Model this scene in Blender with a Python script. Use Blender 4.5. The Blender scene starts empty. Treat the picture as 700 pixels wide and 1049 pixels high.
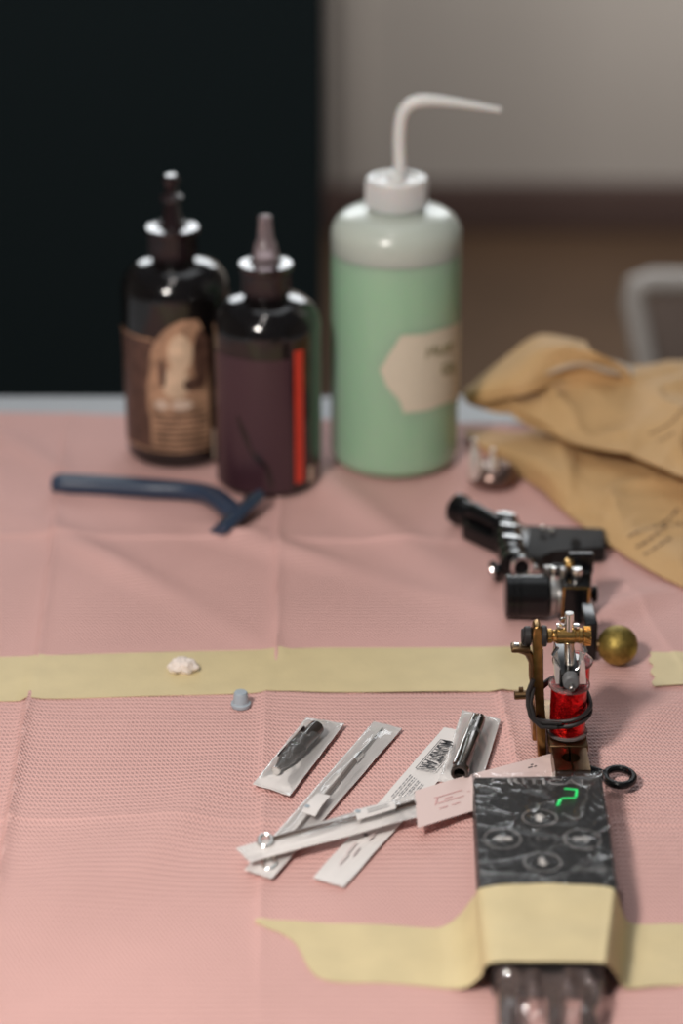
import bpy, bmesh, math, random
from mathutils import Vector, Matrix, noise

random.seed(7)
C = bpy.context.scene.collection
TZ = 0.75                       # height of the table top above the floor

# ------------------------------------------------------------------ camera
F = 2300.0
PITCH = math.radians(25.0)
CH = 0.533                      # camera height above the table top
cp, sp = math.cos(PITCH), math.sin(PITCH)
cd = bpy.data.cameras.new('camera')
cam = bpy.data.objects.new('camera', cd); C.objects.link(cam)
cam.location = (0, 0, TZ + CH)
cam.rotation_euler = (math.radians(90) - PITCH, 0, 0)
cd.sensor_fit = 'VERTICAL'; cd.sensor_height = 36.0; cd.sensor_width = 24.0
cd.lens = 36.0 * F / 1049.0
cd.dof.use_dof = True
cd.dof.focus_distance = 1.015
cd.dof.aperture_fstop = 3.9
cd.dof.aperture_blades = 0
cd.clip_start = 0.02
bpy.context.scene.camera = cam

# ------------------------------------------------------------------ light
sc = bpy.context.scene
sc.view_settings.view_transform = 'Standard'
sc.view_settings.look = 'None'
sc.view_settings.gamma = 1.0
sc.view_settings.use_curve_mapping = False
sc.view_settings.exposure = 0.0
w = bpy.data.worlds.new('world'); sc.world = w; w.use_nodes = True
w.node_tree.nodes['Background'].inputs[0].default_value = (0.86, 0.90, 1.0, 1)
w.node_tree.nodes['Background'].inputs[1].default_value = 0.075

def area(name, loc, target, size, energy, color, size_y=None):
    d = bpy.data.lights.new(name, 'AREA'); d.energy = energy; d.color = color
    d.shape = 'RECTANGLE'; d.size = size; d.size_y = size_y or size
    o = bpy.data.objects.new(name, d); C.objects.link(o); o.location = loc
    o.rotation_euler = (Vector(target) - Vector(loc)).to_track_quat('-Z', 'Y').to_euler()
    return o
area('key_light', (-0.36, 0.24, TZ + 0.78), (0.05, 0.85, TZ), 0.13, 9.5, (1.0, 0.935, 0.875))
area('ceiling_light', (-0.20, 0.46, TZ + 1.40), (0.05, 0.92, TZ), 0.10, 1.3, (1.0, 0.94, 0.88))
area('ceiling_light', (-0.10, 0.95, TZ + 1.55), (0.05, 0.95, TZ), 0.10, 1.3, (1.0, 0.94, 0.90))
area('overhead_light', (0.05, 1.60, TZ + 1.20), (0.0, 1.15, TZ), 0.75, 2.0, (0.93, 0.97, 1.0))
area('back_light', (0.0, 3.0, TZ + 0.80), (0.0, 1.2, TZ), 1.5, 13.0, (0.93, 0.97, 1.0), 0.5)
area('wall_fill_light', (0.85, 3.2, 1.35), (0.62, 4.0, 0.22), 0.35, 12.0, (1.0, 0.95, 0.885))  # unseen lamp added to brighten the right part of the back wall

# ------------------------------------------------------------------ helpers
def P(px, py, z=0.0):
    """point of the place, z metres above the table top, on the ray of a pixel measured in the photograph"""
    u = (px - 350.0) / F; v = (py - 524.5) / F
    Z = (CH - z) / (sp + v * cp)
    return Vector((u * Z, Z * (cp - v * sp), TZ + z))
def PY(px, py, Y):
    """same, at a known distance Y"""
    u = (px - 350.0) / F; v = (py - 524.5) / F
    d = Y * (sp + v * cp) / (cp - v * sp)
    Z = Y * cp + d * sp
    return Vector((u * Z, Y, TZ + CH - d))

WM = {}
def wm(o): return WM.get(o.name, Matrix.Identity(4)) if o else Matrix.Identity(4)

def thing(name, label, cat, loc=(0, 0, 0), rot=0.0, group=None):
    o = bpy.data.objects.new(name, None); C.objects.link(o)
    o.empty_display_size = 0.02
    o.location = loc; o.rotation_euler = (0, 0, rot)
    WM[o.name] = Matrix.Translation(Vector(loc)) @ Matrix.Rotation(rot, 4, 'Z')
    o['label'] = label; o['category'] = cat
    if group: o['group'] = group
    return o
def tag(o, label, cat, group=None, kind=None):
    o['label'] = label; o['category'] = cat
    if group: o['group'] = group
    if kind: o['kind'] = kind
    return o

def frame_axis(d):
    d = d.normalized()
    a = Vector((0, 0, 1)) if abs(d.z) < 0.9 else Vector((1, 0, 0))
    x = a.cross(d).normalized(); y = d.cross(x)
    return x, y, d

class MB:
    def __init__(s, M=None):
        s.bm = bmesh.new(); s.M = M or Matrix.Identity(4); s.sub = 0
    def add(s, verts, faces):
        vs = [s.bm.verts.new(s.M @ Vector(v)) for v in verts]
        for f in faces:
            try: s.bm.faces.new([vs[i] for i in f])
            except ValueError: pass
        return s
    def box(s, c, size, rot=None, bevel=0.0):
        b = bmesh.new()
        bmesh.ops.create_cube(b, size=1.0)
        for v in b.verts: v.co = Vector((v.co.x * size[0], v.co.y * size[1], v.co.z * size[2]))
        if bevel: bmesh.ops.bevel(b, geom=b.edges[:], offset=bevel, segments=3, profile=0.5, affect='EDGES')
        R = rot or Matrix.Identity(4)
        T = Matrix.Translation(Vector(c)) @ R.to_4x4()
        b.verts.index_update()
        s.add([T @ v.co for v in b.verts], [[v.index for v in f.verts] for f in b.faces]); b.free()
        return s
    def lathe(s, prof, p0=(0, 0, 0), d=(0, 0, 1), seg=40, cap=True):
        x, y, z = frame_axis(Vector(d)); p0 = Vector(p0)
        vs = []; fs = []
        for r, h in prof:
            for k in range(seg):
                a = 2 * math.pi * k / seg
                vs.append(p0 + z * h + (x * math.cos(a) + y * math.sin(a)) * max(r, 1e-5))
        for i in range(len(prof) - 1):
            for k in range(seg):
                k2 = (k + 1) % seg
                fs.append([i * seg + k, i * seg + k2, (i + 1) * seg + k2, (i + 1) * seg + k])
        if cap:
            fs.append(list(range(seg))[::-1]); n = (len(prof) - 1) * seg
            fs.append([n + k for k in range(seg)])
        return s.add(vs, fs)
    def cyl(s, p0, p1, r, r1=None, seg=24, bev=0.0):
        p0 = Vector(p0); p1 = Vector(p1); L = (p1 - p0).length; r1 = r if r1 is None else r1
        b = bev
        pr = [(r - b, 0), (r, b), (r1, L - b), (r1 - b, L)] if b else [(r, 0), (r1, L)]
        return s.lathe(pr, p0, p1 - p0, seg)
    def sphere(s, c, r, seg=28, scale=(1, 1, 1)):
        n = seg // 2; vs = []; fs = []
        c = Vector(c)
        for i in range(n + 1):
            t = math.pi * i / n
            for k in range(seg):
                a = 2 * math.pi * k / seg
                rr = max(math.sin(t), 1e-4)
                vs.append(c + Vector((r * scale[0] * rr * math.cos(a), r * scale[1] * rr * math.sin(a), r * scale[2] * math.cos(t))))
        for i in range(n):
            for k in range(seg):
                k2 = (k + 1) % seg
                fs.append([i * seg + k, (i + 1) * seg + k, (i + 1) * seg + k2, i * seg + k2])
        return s.add(vs, fs)
    def tube(s, pts, r, seg=10, closed=False, cap=True):
        pts = [Vector(p) for p in pts]; n = len(pts)
        rs = r if isinstance(r, (list, tuple)) else [r] * n
        vs = []; fs = []; up = None
        for i, p in enumerate(pts):
            a = pts[(i - 1) % n] if (closed or i > 0) else p
            b = pts[(i + 1) % n] if (closed or i < n - 1) else p
            d = (b - a).normalized()
            if up is None: x, y, _ = frame_axis(d)
            else:
                x = up - d * up.dot(d); x.normalize(); y = d.cross(x)
            up = x
            for k in range(seg):
                t = 2 * math.pi * k / seg
                vs.append(p + (x * math.cos(t) + y * math.sin(t)) * rs[i])
        m = n if closed else n - 1
        for i in range(m):
            j = (i + 1) % n
            for k in range(seg):
                k2 = (k + 1) % seg
                fs.append([i * seg + k, i * seg + k2, j * seg + k2, j * seg + k])
        if cap and not closed:
            fs.append(list(range(seg))[::-1]); fs.append([(n - 1) * seg + k for k in range(seg)])
        return s.add(vs, fs)
    def prism(s, poly, z0, z1, bevel=0.0, seg=3):
        b = bmesh.new()
        lo = [b.verts.new((p[0], p[1], z0)) for p in poly]; hi = [b.verts.new((p[0], p[1], z1)) for p in poly]
        n = len(poly); b.faces.new(lo[::-1]); b.faces.new(hi)
        for i in range(n): b.faces.new([lo[i], lo[(i + 1) % n], hi[(i + 1) % n], hi[i]])
        if bevel: bmesh.ops.bevel(b, geom=b.edges[:], offset=bevel, segments=seg, profile=0.5, affect='EDGES')
        b.verts.index_update()
        s.add([v.co.copy() for v in b.verts], [[v.index for v in f.verts] for f in b.faces]); b.free()
        return s
    def grid(s, fn, nu, nv):
        vs = [fn(i / nu, j / nv) for j in range(nv + 1) for i in range(nu + 1)]
        fs = [[j * (nu + 1) + i, j * (nu + 1) + i + 1, (j + 1) * (nu + 1) + i + 1, (j + 1) * (nu + 1) + i] for j in range(nv) for i in range(nu)]
        return s.add(vs, fs)
    def shell(s, fn, nu, nv, th=0.0002, bottom=None):
        """closed sheet: fn on top, fn - th (or bottom fn) below"""
        W = nu + 1; H = nv + 1; N = W * H
        top = [fn(i / nu, j / nv) for j in range(H) for i in range(W)]
        if bottom: bot = [bottom(i / nu, j / nv, top[j * W + i]) for j in range(H) for i in range(W)]
        else: bot = [p - Vector((0, 0, th)) for p in top]
        fs = []
        for j in range(nv):
            for i in range(nu):
                a = j * W + i
                fs.append([a, a + 1, a + W + 1, a + W]); fs.append([N + a, N + a + W, N + a + W + 1, N + a + 1])
        ring = [i for i in range(W)] + [j * W + nu for j in range(1, H)] + [nv * W + i for i in range(nu - 1, -1, -1)] + [j * W for j in range(nv - 1, 0, -1)]
        for k in range(len(ring)):
            a, b = ring[k], ring[(k + 1) % len(ring)]
            fs.append([a, N + a, N + b, b])
        return s.add(top + bot, fs)
    def build(s, name, mat, parent=None, smooth=35, recalc=True):
        if recalc: bmesh.ops.recalc_face_normals(s.bm, faces=s.bm.faces[:])
        inv = wm(parent).inverted()
        for v in s.bm.verts: v.co = inv @ v.co
        me = bpy.data.meshes.new(name); s.bm.to_mesh(me); s.bm.free()
        me.materials.append(mat)
        if smooth:
            me.polygons.foreach_set('use_smooth', [True] * len(me.polygons))
            me.set_sharp_from_angle(angle=math.radians(smooth))
        o = bpy.data.objects.new(name, me); C.objects.link(o)
        WM[o.name] = wm(parent).copy()
        if parent: o.parent = parent
        return o

def mat(name, col, rough=0.5, metal=0.0, noise_amt=0.0, noise_scale=200.0, bump=0.0, bump_scale=400.0, **kw):
    m = bpy.data.materials.new(name); m.use_nodes = True
    nt = m.node_tree; b = nt.nodes['Principled BSDF']
    b.inputs['Base Color'].default_value = (*col, 1); b.inputs['Roughness'].default_value = rough; b.inputs['Metallic'].default_value = metal
    for k, v in kw.items():
        b.inputs[k.replace('_', ' ')].default_value = v
    if noise_amt or bump:
        tc = nt.nodes.new('ShaderNodeTexCoord')
    if noise_amt:
        n = nt.nodes.new('ShaderNodeTexNoise'); n.inputs['Scale'].default_value = noise_scale; n.inputs['Detail'].default_value = 4
        r = nt.nodes.new('ShaderNodeMapRange')
        r.inputs[1].default_value = 0.3; r.inputs[2].default_value = 0.7; r.inputs[3].default_value = 1 - noise_amt; r.inputs[4].default_value = 1 + noise_amt
        mx = nt.nodes.new('ShaderNodeVectorMath'); mx.operation = 'SCALE'; mx.inputs[0].default_value = col
        nt.links.new(tc.outputs['Object'], n.inputs['Vector']); nt.links.new(n.outputs[0], r.inputs[0])
        nt.links.new(r.outputs[0], mx.inputs['Scale']); nt.links.new(mx.outputs[0], b.inputs['Base Color'])
    if bump:
        n = nt.nodes.new('ShaderNodeTexNoise'); n.inputs['Scale'].default_value = bump_scale; n.inputs['Detail'].default_value = 3
        bp = nt.nodes.new('ShaderNodeBump'); bp.inputs['Strength'].default_value = 1.0; bp.inputs['Distance'].default_value = bump
        nt.links.new(tc.outputs['Object'], n.inputs['Vector']); nt.links.new(n.outputs[0], bp.inputs['Height'])
        nt.links.new(bp.outputs[0], b.inputs['Normal'])
    return m

def film(name, tint=(1, 1, 1), haze=0.12, hazecol=(0.8, 0.82, 0.84), rough=0.08, bump=0.0003, scale=120.0, gloss=1.0):
    """thin clear plastic film"""
    m = bpy.data.materials.new(name); m.use_nodes = True; nt = m.node_tree
    for n in list(nt.nodes): nt.nodes.remove(n)
    out = nt.nodes.new('ShaderNodeOutputMaterial')
    tr = nt.nodes.new('ShaderNodeBsdfTransparent'); tr.inputs[0].default_value = (*tint, 1)
    df = nt.nodes.new('ShaderNodeBsdfDiffuse'); df.inputs[0].default_value = (*hazecol, 1)
    gl = nt.nodes.new('ShaderNodeBsdfGlossy'); gl.inputs[0].default_value = (1, 1, 1, 1); gl.inputs['Roughness'].default_value = rough
    m1 = nt.nodes.new('ShaderNodeMixShader'); m1.inputs[0].default_value = haze
    nt.links.new(tr.outputs[0], m1.inputs[1]); nt.links.new(df.outputs[0], m1.inputs[2])
    fr = nt.nodes.new('ShaderNodeFresnel'); fr.inputs[0].default_value = 1.5
    mu = nt.nodes.new('ShaderNodeMath'); mu.operation = 'MULTIPLY'; mu.inputs[1].default_value = gloss; mu.use_clamp = True
    m2 = nt.nodes.new('ShaderNodeMixShader')
    nt.links.new(fr.outputs[0], mu.inputs[0]); nt.links.new(mu.outputs[0], m2.inputs[0])
    nt.links.new(m1.outputs[0], m2.inputs[1]); nt.links.new(gl.outputs[0], m2.inputs[2])
    nt.links.new(m2.outputs[0], out.inputs[0])
    tc = nt.nodes.new('ShaderNodeTexCoord'); n = nt.nodes.new('ShaderNodeTexNoise'); n.inputs['Scale'].default_value = scale; n.inputs['Detail'].default_value = 2
    bp = nt.nodes.new('ShaderNodeBump'); bp.inputs['Distance'].default_value = bump; bp.inputs['Strength'].default_value = 1
    nt.links.new(tc.outputs['Object'], n.inputs['Vector']); nt.links.new(n.outputs[0], bp.inputs['Height'])
    for g in (df, gl, fr): nt.links.new(bp.outputs[0], g.inputs['Normal'])
    return m

def sheet_mat(name, col, px=0.0019, py=0.0034, dist=0.00040):
    """pink paper cover with embossed rows of small dimples"""
    m = mat(name, col, 0.62, Specular_IOR_Level=0.35)
    nt = m.node_tree; b = nt.nodes['Principled BSDF']
    tc = nt.nodes.new('ShaderNodeTexCoord'); sx = nt.nodes.new('ShaderNodeSeparateXYZ'); nt.links.new(tc.outputs['Object'], sx.inputs[0])
    wob = nt.nodes.new('ShaderNodeTexNoise'); wob.inputs['Scale'].default_value = 9.0; nt.links.new(tc.outputs['Object'], wob.inputs['Vector'])
    def math_(op, a, bb=None):
        n = nt.nodes.new('ShaderNodeMath'); n.operation = op
        for i, v in enumerate((a, bb)):
            if v is None: continue
            if isinstance(v, (int, float)): n.inputs[i].default_value = v
            else: nt.links.new(v, n.inputs[i])
        return n.outputs[0]
    wv = math_('MULTIPLY', wob.outputs[0], 6.0)
    fx = math_('SINE', math_('ADD', math_('MULTIPLY', sx.outputs[0], 2 * math.pi / px), wv))
    fy = math_('SINE', math_('ADD', math_('MULTIPLY', sx.outputs[1], 2 * math.pi / py), wv))
    pr = math_('ADD', math_('MULTIPLY', math_('MULTIPLY', fx, fy), 0.6), math_('MULTIPLY', fy, 0.45))
    bp = nt.nodes.new('ShaderNodeBump'); bp.inputs['Distance'].default_value = dist; bp.inputs['Strength'].default_value = 1
    nt.links.new(pr, bp.inputs['Height']); nt.links.new(bp.outputs[0], b.inputs['Normal'])
    n = nt.nodes.new('ShaderNodeTexNoise'); n.inputs['Scale'].default_value = 12; n.inputs['Detail'].default_value = 3
    nt.links.new(tc.outputs['Object'], n.inputs['Vector'])
    mr = nt.nodes.new('ShaderNodeMapRange'); mr.inputs[1].default_value = 0.3; mr.inputs[2].default_value = 0.7; mr.inputs[3].default_value = 0.95; mr.inputs[4].default_value = 1.05
    sc_ = nt.nodes.new('ShaderNodeVectorMath'); sc_.operation = 'SCALE'; sc_.inputs[0].default_value = col
    nt.links.new(n.outputs[0], mr.inputs[0]); nt.links.new(mr.outputs[0], sc_.inputs['Scale']); nt.links.new(sc_.outputs[0], b.inputs['Base Color'])
    return m

M = {}
M['wall'] = mat('wall_paint', (0.52, 0.485, 0.455), 0.85, noise_amt=0.04, noise_scale=2)
M['floor'] = mat('dark_brown_floor', (0.105, 0.062, 0.036), 0.5, noise_amt=0.15, noise_scale=3)
M['baseboard'] = mat('baseboard_paint', (0.10, 0.062, 0.055), 0.6)
M['panel'] = mat('blackish_teal_panel', (0.013, 0.021, 0.0235), 0.9, Specular_IOR_Level=0.15)
M['table'] = mat('grey_table_laminate', (0.50, 0.53, 0.56), 0.45, noise_amt=0.03)
M['leg'] = mat('table_leg_steel', (0.35, 0.35, 0.36), 0.35, 1.0)
M['pink'] = sheet_mat('pink_embossed_paper', (0.73, 0.435, 0.40))
M['tape'] = mat('masking_tape', (0.66, 0.55, 0.315), 0.6, noise_amt=0.05, noise_scale=60, bump=0.00015, bump_scale=500)
M['white_plastic'] = mat('white_plastic', (0.72, 0.70, 0.68), 0.38, Subsurface_Weight=0.2)
M['ldpe'] = mat('milky_plastic', (0.62, 0.66, 0.62), 0.32, Transmission_Weight=0.0)
M['steel'] = mat('polished_steel', (0.75, 0.73, 0.70), 0.18, 1.0)
M['steel_d'] = mat('dull_steel', (0.42, 0.41, 0.40), 0.35, 1.0)
M['brown_steel'] = mat('brownish_steel', (0.26, 0.20, 0.17), 0.35, 1.0)
M['chrome'] = mat('chrome', (0.85, 0.84, 0.82), 0.06, 1.0)
M['brass'] = mat('aged_brass', (0.33, 0.20, 0.075), 0.32, 1.0, noise_amt=0.25, noise_scale=250)
M['brass_b'] = mat('bright_brass', (0.62, 0.38, 0.13), 0.26, 1.0, noise_amt=0.15, noise_scale=300)
M['brass_ball'] = mat('tarnished_brass', (0.33, 0.245, 0.07), 0.52, 1.0, noise_amt=0.4, noise_scale=220, bump=0.0002, bump_scale=500)
M['bronze'] = mat('dark_bronze', (0.20, 0.125, 0.065), 0.34, 1.0, noise_amt=0.25, noise_scale=200)
M['black'] = mat('black_metal', (0.005, 0.005, 0.0055), 0.22, 0.0, Specular_IOR_Level=0.4)
M['black_m'] = mat('black_matte', (0.011, 0.010, 0.010), 0.6, Specular_IOR_Level=0.25)
M['rubber'] = mat('black_rubber', (0.018, 0.016, 0.016), 0.5)
M['grey_rubber'] = mat('grey_rubber', (0.12, 0.125, 0.13), 0.55)
M['red'] = mat('red_foil', (0.62, 0.006, 0.008), 0.22, 0.8, noise_amt=0.5, noise_scale=350, bump=0.0012, bump_scale=330)
M['kraft'] = mat('kraft_paper', (0.57, 0.36, 0.165), 0.72, noise_amt=0.06, noise_scale=30, bump=0.0006, bump_scale=90)
M['kraft_ink'] = mat('brown_print', (0.17, 0.10, 0.055), 0.7)
M['paper'] = mat('white_pouch_paper', (0.78, 0.745, 0.725), 0.65, noise_amt=0.03, noise_scale=90, bump=0.0001, bump_scale=300)
M['paper_pink'] = mat('pinkish_pouch_paper', (0.74, 0.58, 0.55), 0.65)
M['ink'] = mat('dark_print_or_reflection', (0.035, 0.032, 0.035), 0.6)
M['ink_grey'] = mat('grey_print', (0.16, 0.16, 0.17), 0.6)
M['ink_red'] = mat('faded_red_print', (0.66, 0.36, 0.35), 0.6)
M['film'] = film('clear_pouch_film', haze=0.08, hazecol=(0.9, 0.9, 0.9), gloss=0.6)
M['wrap'] = film('cling_film', haze=0.02, bump=0.00006, scale=60, rough=0.12, gloss=0.9)
M['navy'] = mat('navy_plastic', (0.030, 0.050, 0.090), 0.35)
M['navy_l'] = mat('grey_blue_plastic', (0.07, 0.10, 0.14), 0.4)
M['cap_blue'] = mat('grey_blue_cap', (0.36, 0.42, 0.47), 0.5)
M['cotton'] = mat('cotton', (0.82, 0.73, 0.67), 0.95, bump=0.0008, bump_scale=700)
M['psu'] = mat('charcoal_faceplate', (0.022, 0.021, 0.021), 0.45)
M['deca'] = mat('light_grey_print', (0.34, 0.32, 0.31), 0.5)
M['decd'] = mat('dark_grey_print', (0.10, 0.095, 0.095), 0.5)
g = mat('green_led', (0.0, 0.3, 0.08), 0.5); g.node_tree.nodes['Principled BSDF'].inputs['Emission Color'].default_value = (0.02, 0.72, 0.16, 1)
g.node_tree.nodes['Principled BSDF'].inputs['Emission Strength'].default_value = 1.0
M['led'] = g
M['chair'] = mat('grey_painted_tube', (0.62, 0.58, 0.54), 0.45)
M['chair_pad'] = mat('brown_grey_fabric', (0.27, 0.21, 0.18), 0.9)
M['ink_glass'] = mat('black_ink_bottle', (0.006, 0.005, 0.005), 0.12, Specular_IOR_Level=0.55, Coat_Weight=0.3, Coat_Roughness=0.05)
M['smoke_cap'] = mat('smoky_brown_cap', (0.016, 0.008, 0.009), 0.16, Coat_Weight=0.4)
M['smoke_clear'] = mat('smoky_clear_plastic', (0.52, 0.42, 0.44), 0.16, Transmission_Weight=0.72, IOR=1.4)
M['sepia'] = mat('sepia_label', (0.085, 0.043, 0.030), 0.4, noise_amt=0.5, noise_scale=140)
M['sepia_l'] = mat('tan_label_print', (0.40, 0.235, 0.145), 0.4, noise_amt=0.45, noise_scale=110)
M['sepia_h'] = mat('pale_label_print', (0.66, 0.48, 0.33), 0.4, noise_amt=0.2, noise_scale=150)
M['plum'] = mat('plum_label', (0.050, 0.021, 0.029), 0.3, Specular_IOR_Level=0.6)
M['red_strip'] = mat('red_label_strip', (0.60, 0.045, 0.022), 0.4, noise_amt=0.1, noise_scale=300)
M['cream'] = mat('cream_print', (0.62, 0.48, 0.38), 0.5)
M['wash_label'] = mat('cream_tape_label', (0.66, 0.60, 0.47), 0.7, noise_amt=0.02)
M['olive_ink'] = mat('olive_marker', (0.17, 0.15, 0.06), 0.7)

# translucent green bottle: liquid column inside a milky skin
def milky(name, col, glow):
    m = mat(name, col, 0.24, Specular_IOR_Level=0.5, Subsurface_Weight=0.55)
    b = m.node_tree.nodes['Principled BSDF']
    b.inputs['Subsurface Radius'].default_value = glow
    b.inputs['Subsurface Scale'].default_value = 0.03
    return m
M['wash_liquid'] = milky('green_soap_seen_through_plastic', (0.35, 0.56, 0.385), (0.5, 1.0, 0.6))
M['wash_skin'] = milky('milky_plastic_skin', (0.50, 0.55, 0.49), (1.0, 1.0, 0.95))

# ------------------------------------------------------------------ room
def struct(o): o['kind'] = 'structure'; return o
struct(MB().box((0, 1.2, -0.02), (5.2, 6.4, 0.04)).build('floor', M['floor']))
struct(MB().box((0, 4.05, 1.4), (5.2, 0.1, 2.8)).build('wall_back', M['wall']))
struct(MB().box((-2.55, 1.2, 1.4), (0.1, 5.6, 2.8)).build('wall_left', M['wall']))
struct(MB().box((2.55, 1.2, 1.4), (0.1, 5.6, 2.8)).build('wall_right', M['wall']))
struct(MB().box((0, 3.985, 0.045), (5.0, 0.03, 0.09), bevel=0.004).build('baseboard_back', M['baseboard']))

struct(MB().box((0.017, 3.992, 1.4), (0.055, 0.02, 2.7), bevel=0.003).build('trim_1', M['wall']))
# dark panel standing behind the table
pn = thing('partition_panel', 'plain blackish upright panel standing behind the table at the left', 'panel', (-0.75, 1.95, 0))
MB().box((-0.7695, 1.95, 0.54), (1.506, 0.04, 1.01), bevel=0.004).build('board', M['panel'], pn)
for x in (-1.4, -0.2):
    MB().box((x, 1.95, 0.02), (0.06, 0.36, 0.04), bevel=0.004).build('foot', M['panel'], pn)

# chair in the background
ch = thing('chair', 'grey tubular metal chair with brownish pad blurred behind the paper bags', 'chair', (0.42, 2.05, 0))
cA = PY(645, 288, 1.95); cB = PY(668, 397, 1.93)
r = 0.0105
dn = (cB - cA).normalized()
low = cA + dn * ((cA.z - 0.0) / -dn.z)
W = 0.42
pts = [cA + dn * 0.45, cA + dn * 0.018, cA + dn * 0.005 + Vector((0.005, 0, 0)), cA + Vector((0.018, 0, 0)), cA + Vector((W - 0.03, 0, 0)),
       cA + Vector((W - 0.008, 0, 0)) + Vector((-dn.x, dn.y, dn.z)) * 0.008, cA + Vector((W, 0, 0)) + Vector((-dn.x, dn.y, dn.z)) * 0.03, cA + Vector((W, 0, 0)) + Vector((-dn.x, dn.y, dn.z)) * 0.45]
MB().tube(pts, r, 12).build('back_frame', M['chair'], ch)
zt = cA.z
MB().box((cA.x + W / 2, cA.y + 0.0, zt - 0.105), (W - 0.035, 0.008, 0.185), bevel=0.005).build('backrest', M['chair_pad'], ch)
MB().box((cA.x + W / 2, cA.y + 0.21, 0.335), (0.42, 0.40, 0.035), bevel=0.012).build('seat', M['chair_pad'], ch)
for sx, sy in ((0.03, 0.02), (W - 0.03, 0.02), (0.03, 0.39), (W - 0.03, 0.39)):
    MB().cyl((cA.x + sx, cA.y + sy, 0.0), (cA.x + sx, cA.y + sy, 0.325), 0.0095).build('leg', M['chair'], ch)

# table
TE = P(165, 404).y
tb = thing('table', 'light grey work table under the pink paper covers', 'table', (0, 0.9, 0))
MB().box((0, (TE + 0.42) / 2, TZ - 0.0155), (1.3, TE - 0.42, 0.03), bevel=0.003).build('table_top', M['table'], tb)
for x in (-0.6, 0.6):
    for y in (0.48, TE - 0.06):
        MB().box((x, y, (TZ - 0.03) / 2), (0.04, 0.04, TZ - 0.031), bevel=0.003).build('leg', M['leg'], tb)

# ------------------------------------------------------------------ pink covers
def seg_d(p, a, b):
    ab = b - a; t = (p - a).dot(ab) / ab.length_squared
    return (p - (a + ab * t)).length, t, (ab.x * (p.y - a.y) - ab.y * (p.x - a.x))
def L2(ax, ay, bx, by):
    a = P(ax, ay); b = P(bx, by); return Vector((a.x, a.y)), Vector((b.x, b.y))
back_cr = [(*L2(66, 470, 40, 672), 0.0018, 0.004), (*L2(286, 510, 283, 672), 0.0018, 0.004), (*L2(0, 552, 420, 558), 0.0013, 0.005),
           (*L2(640, 600, 700, 690), 0.0006, 0.006)]
front_cr = [(*L2(28, 730, -2, 915), 0.0026, 0.0035), (*L2(271, 722, 266, 960), 0.0010, 0.004), (*L2(512, 718, 532, 800), 0.0018, 0.004),
            (*L2(0, 846, 700, 850), 0.0006, 0.004)]
wr_b = [(P(50, 545), P(235, 645), 0.0016, 0.010), (P(215, 545), P(400, 600), 0.0020, 0.010), (P(300, 470), P(520, 640), 0.0014, 0.012), (P(600, 640), P(720, 600), 0.0022, 0.010),
        (P(0, 450), P(120, 520), 0.0012, 0.010)]
wr_f = [(P(20, 960), P(230, 770), 0.0016, 0.022), (P(140, 900), P(270, 745), 0.0014, 0.012), (P(350, 930), P(470, 1030), 0.0008, 0.02), (P(640, 760), P(720, 700), 0.0012, 0.010)]
def sheet_h(x, y, which):
    p = Vector((x, y)); h = 0.0022
    for a, b, amp, wd in (back_cr if which == 'b' else front_cr):
        d, t, s = seg_d(p, a, b)
        e = 1.0 if 0 <= t <= 1 else math.exp(-((-t if t < 0 else t - 1) * 6))
        h += amp * (1.25 * math.exp(-d / (wd * 0.55)) + 0.5 * math.tanh(s / max((b - a).length, 1e-6) / (wd * 0.35)) * math.exp(-d / (wd * 2.5))) * e
    for a, b, amp, wd in (wr_b if which == 'b' else wr_f):
        a = Vector((a.x, a.y)); b = Vector((b.x, b.y))
        d, t, s = seg_d(p, a, b)
        e = math.exp(-max(0, -t, t - 1) * 4) * (0.6 + 0.4 * math.sin(t * 5))
        h += (2.4 if which == 'b' else 1.8) * amp * math.exp(-(d / wd) ** 2) * e
    h += 0.0007 * noise.noise(Vector((x * 14, y * 14, 3.1 if which == 'b' else 8.4)))
    return max(h, 0.0004)
SEAM = P(350, 716).y; BEDGE = P(350, 433).y
def sheet(name, x0, x1, y0, y1, which, n1, n2, lift=0.0):
    def top(u, v):
        x = x0 + (x1 - x0) * u; y = y0 + (y1 - (0.055 * x if which == 'b' else 0.0) - y0) * v
        return Vector((x, y, TZ + sheet_h(x, y, which) + lift))
    return MB().shell(top, n1, n2, 0.00025).build(name, M['pink'], None, smooth=60)
tag(sheet('paper_cover', -0.31, 0.31, SEAM - 0.012, BEDGE, 'b', 520, 190), 'pink embossed paper cover spread under the bottles, bags and razor', 'table cover', 'pink covers on the table')
tag(sheet('paper_cover', -0.31, 0.31, 0.50, SEAM, 'f', 560, 220, lift=0.0006), 'pink embossed paper cover spread under the needle pouches and black control box', 'table cover', 'pink covers on the table')
def Hs(x, y):
    if y > SEAM + 0.0005: return sheet_h(x, y, 'b')
    return sheet_h(x, y, 'f') + 0.0006
def Pt(px, py, z=0.0):
    """point lying on the covers (z above them)"""
    p = P(px, py, 0.003 + z); return P(px, py, Hs(p.x, p.y) + z)

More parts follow.
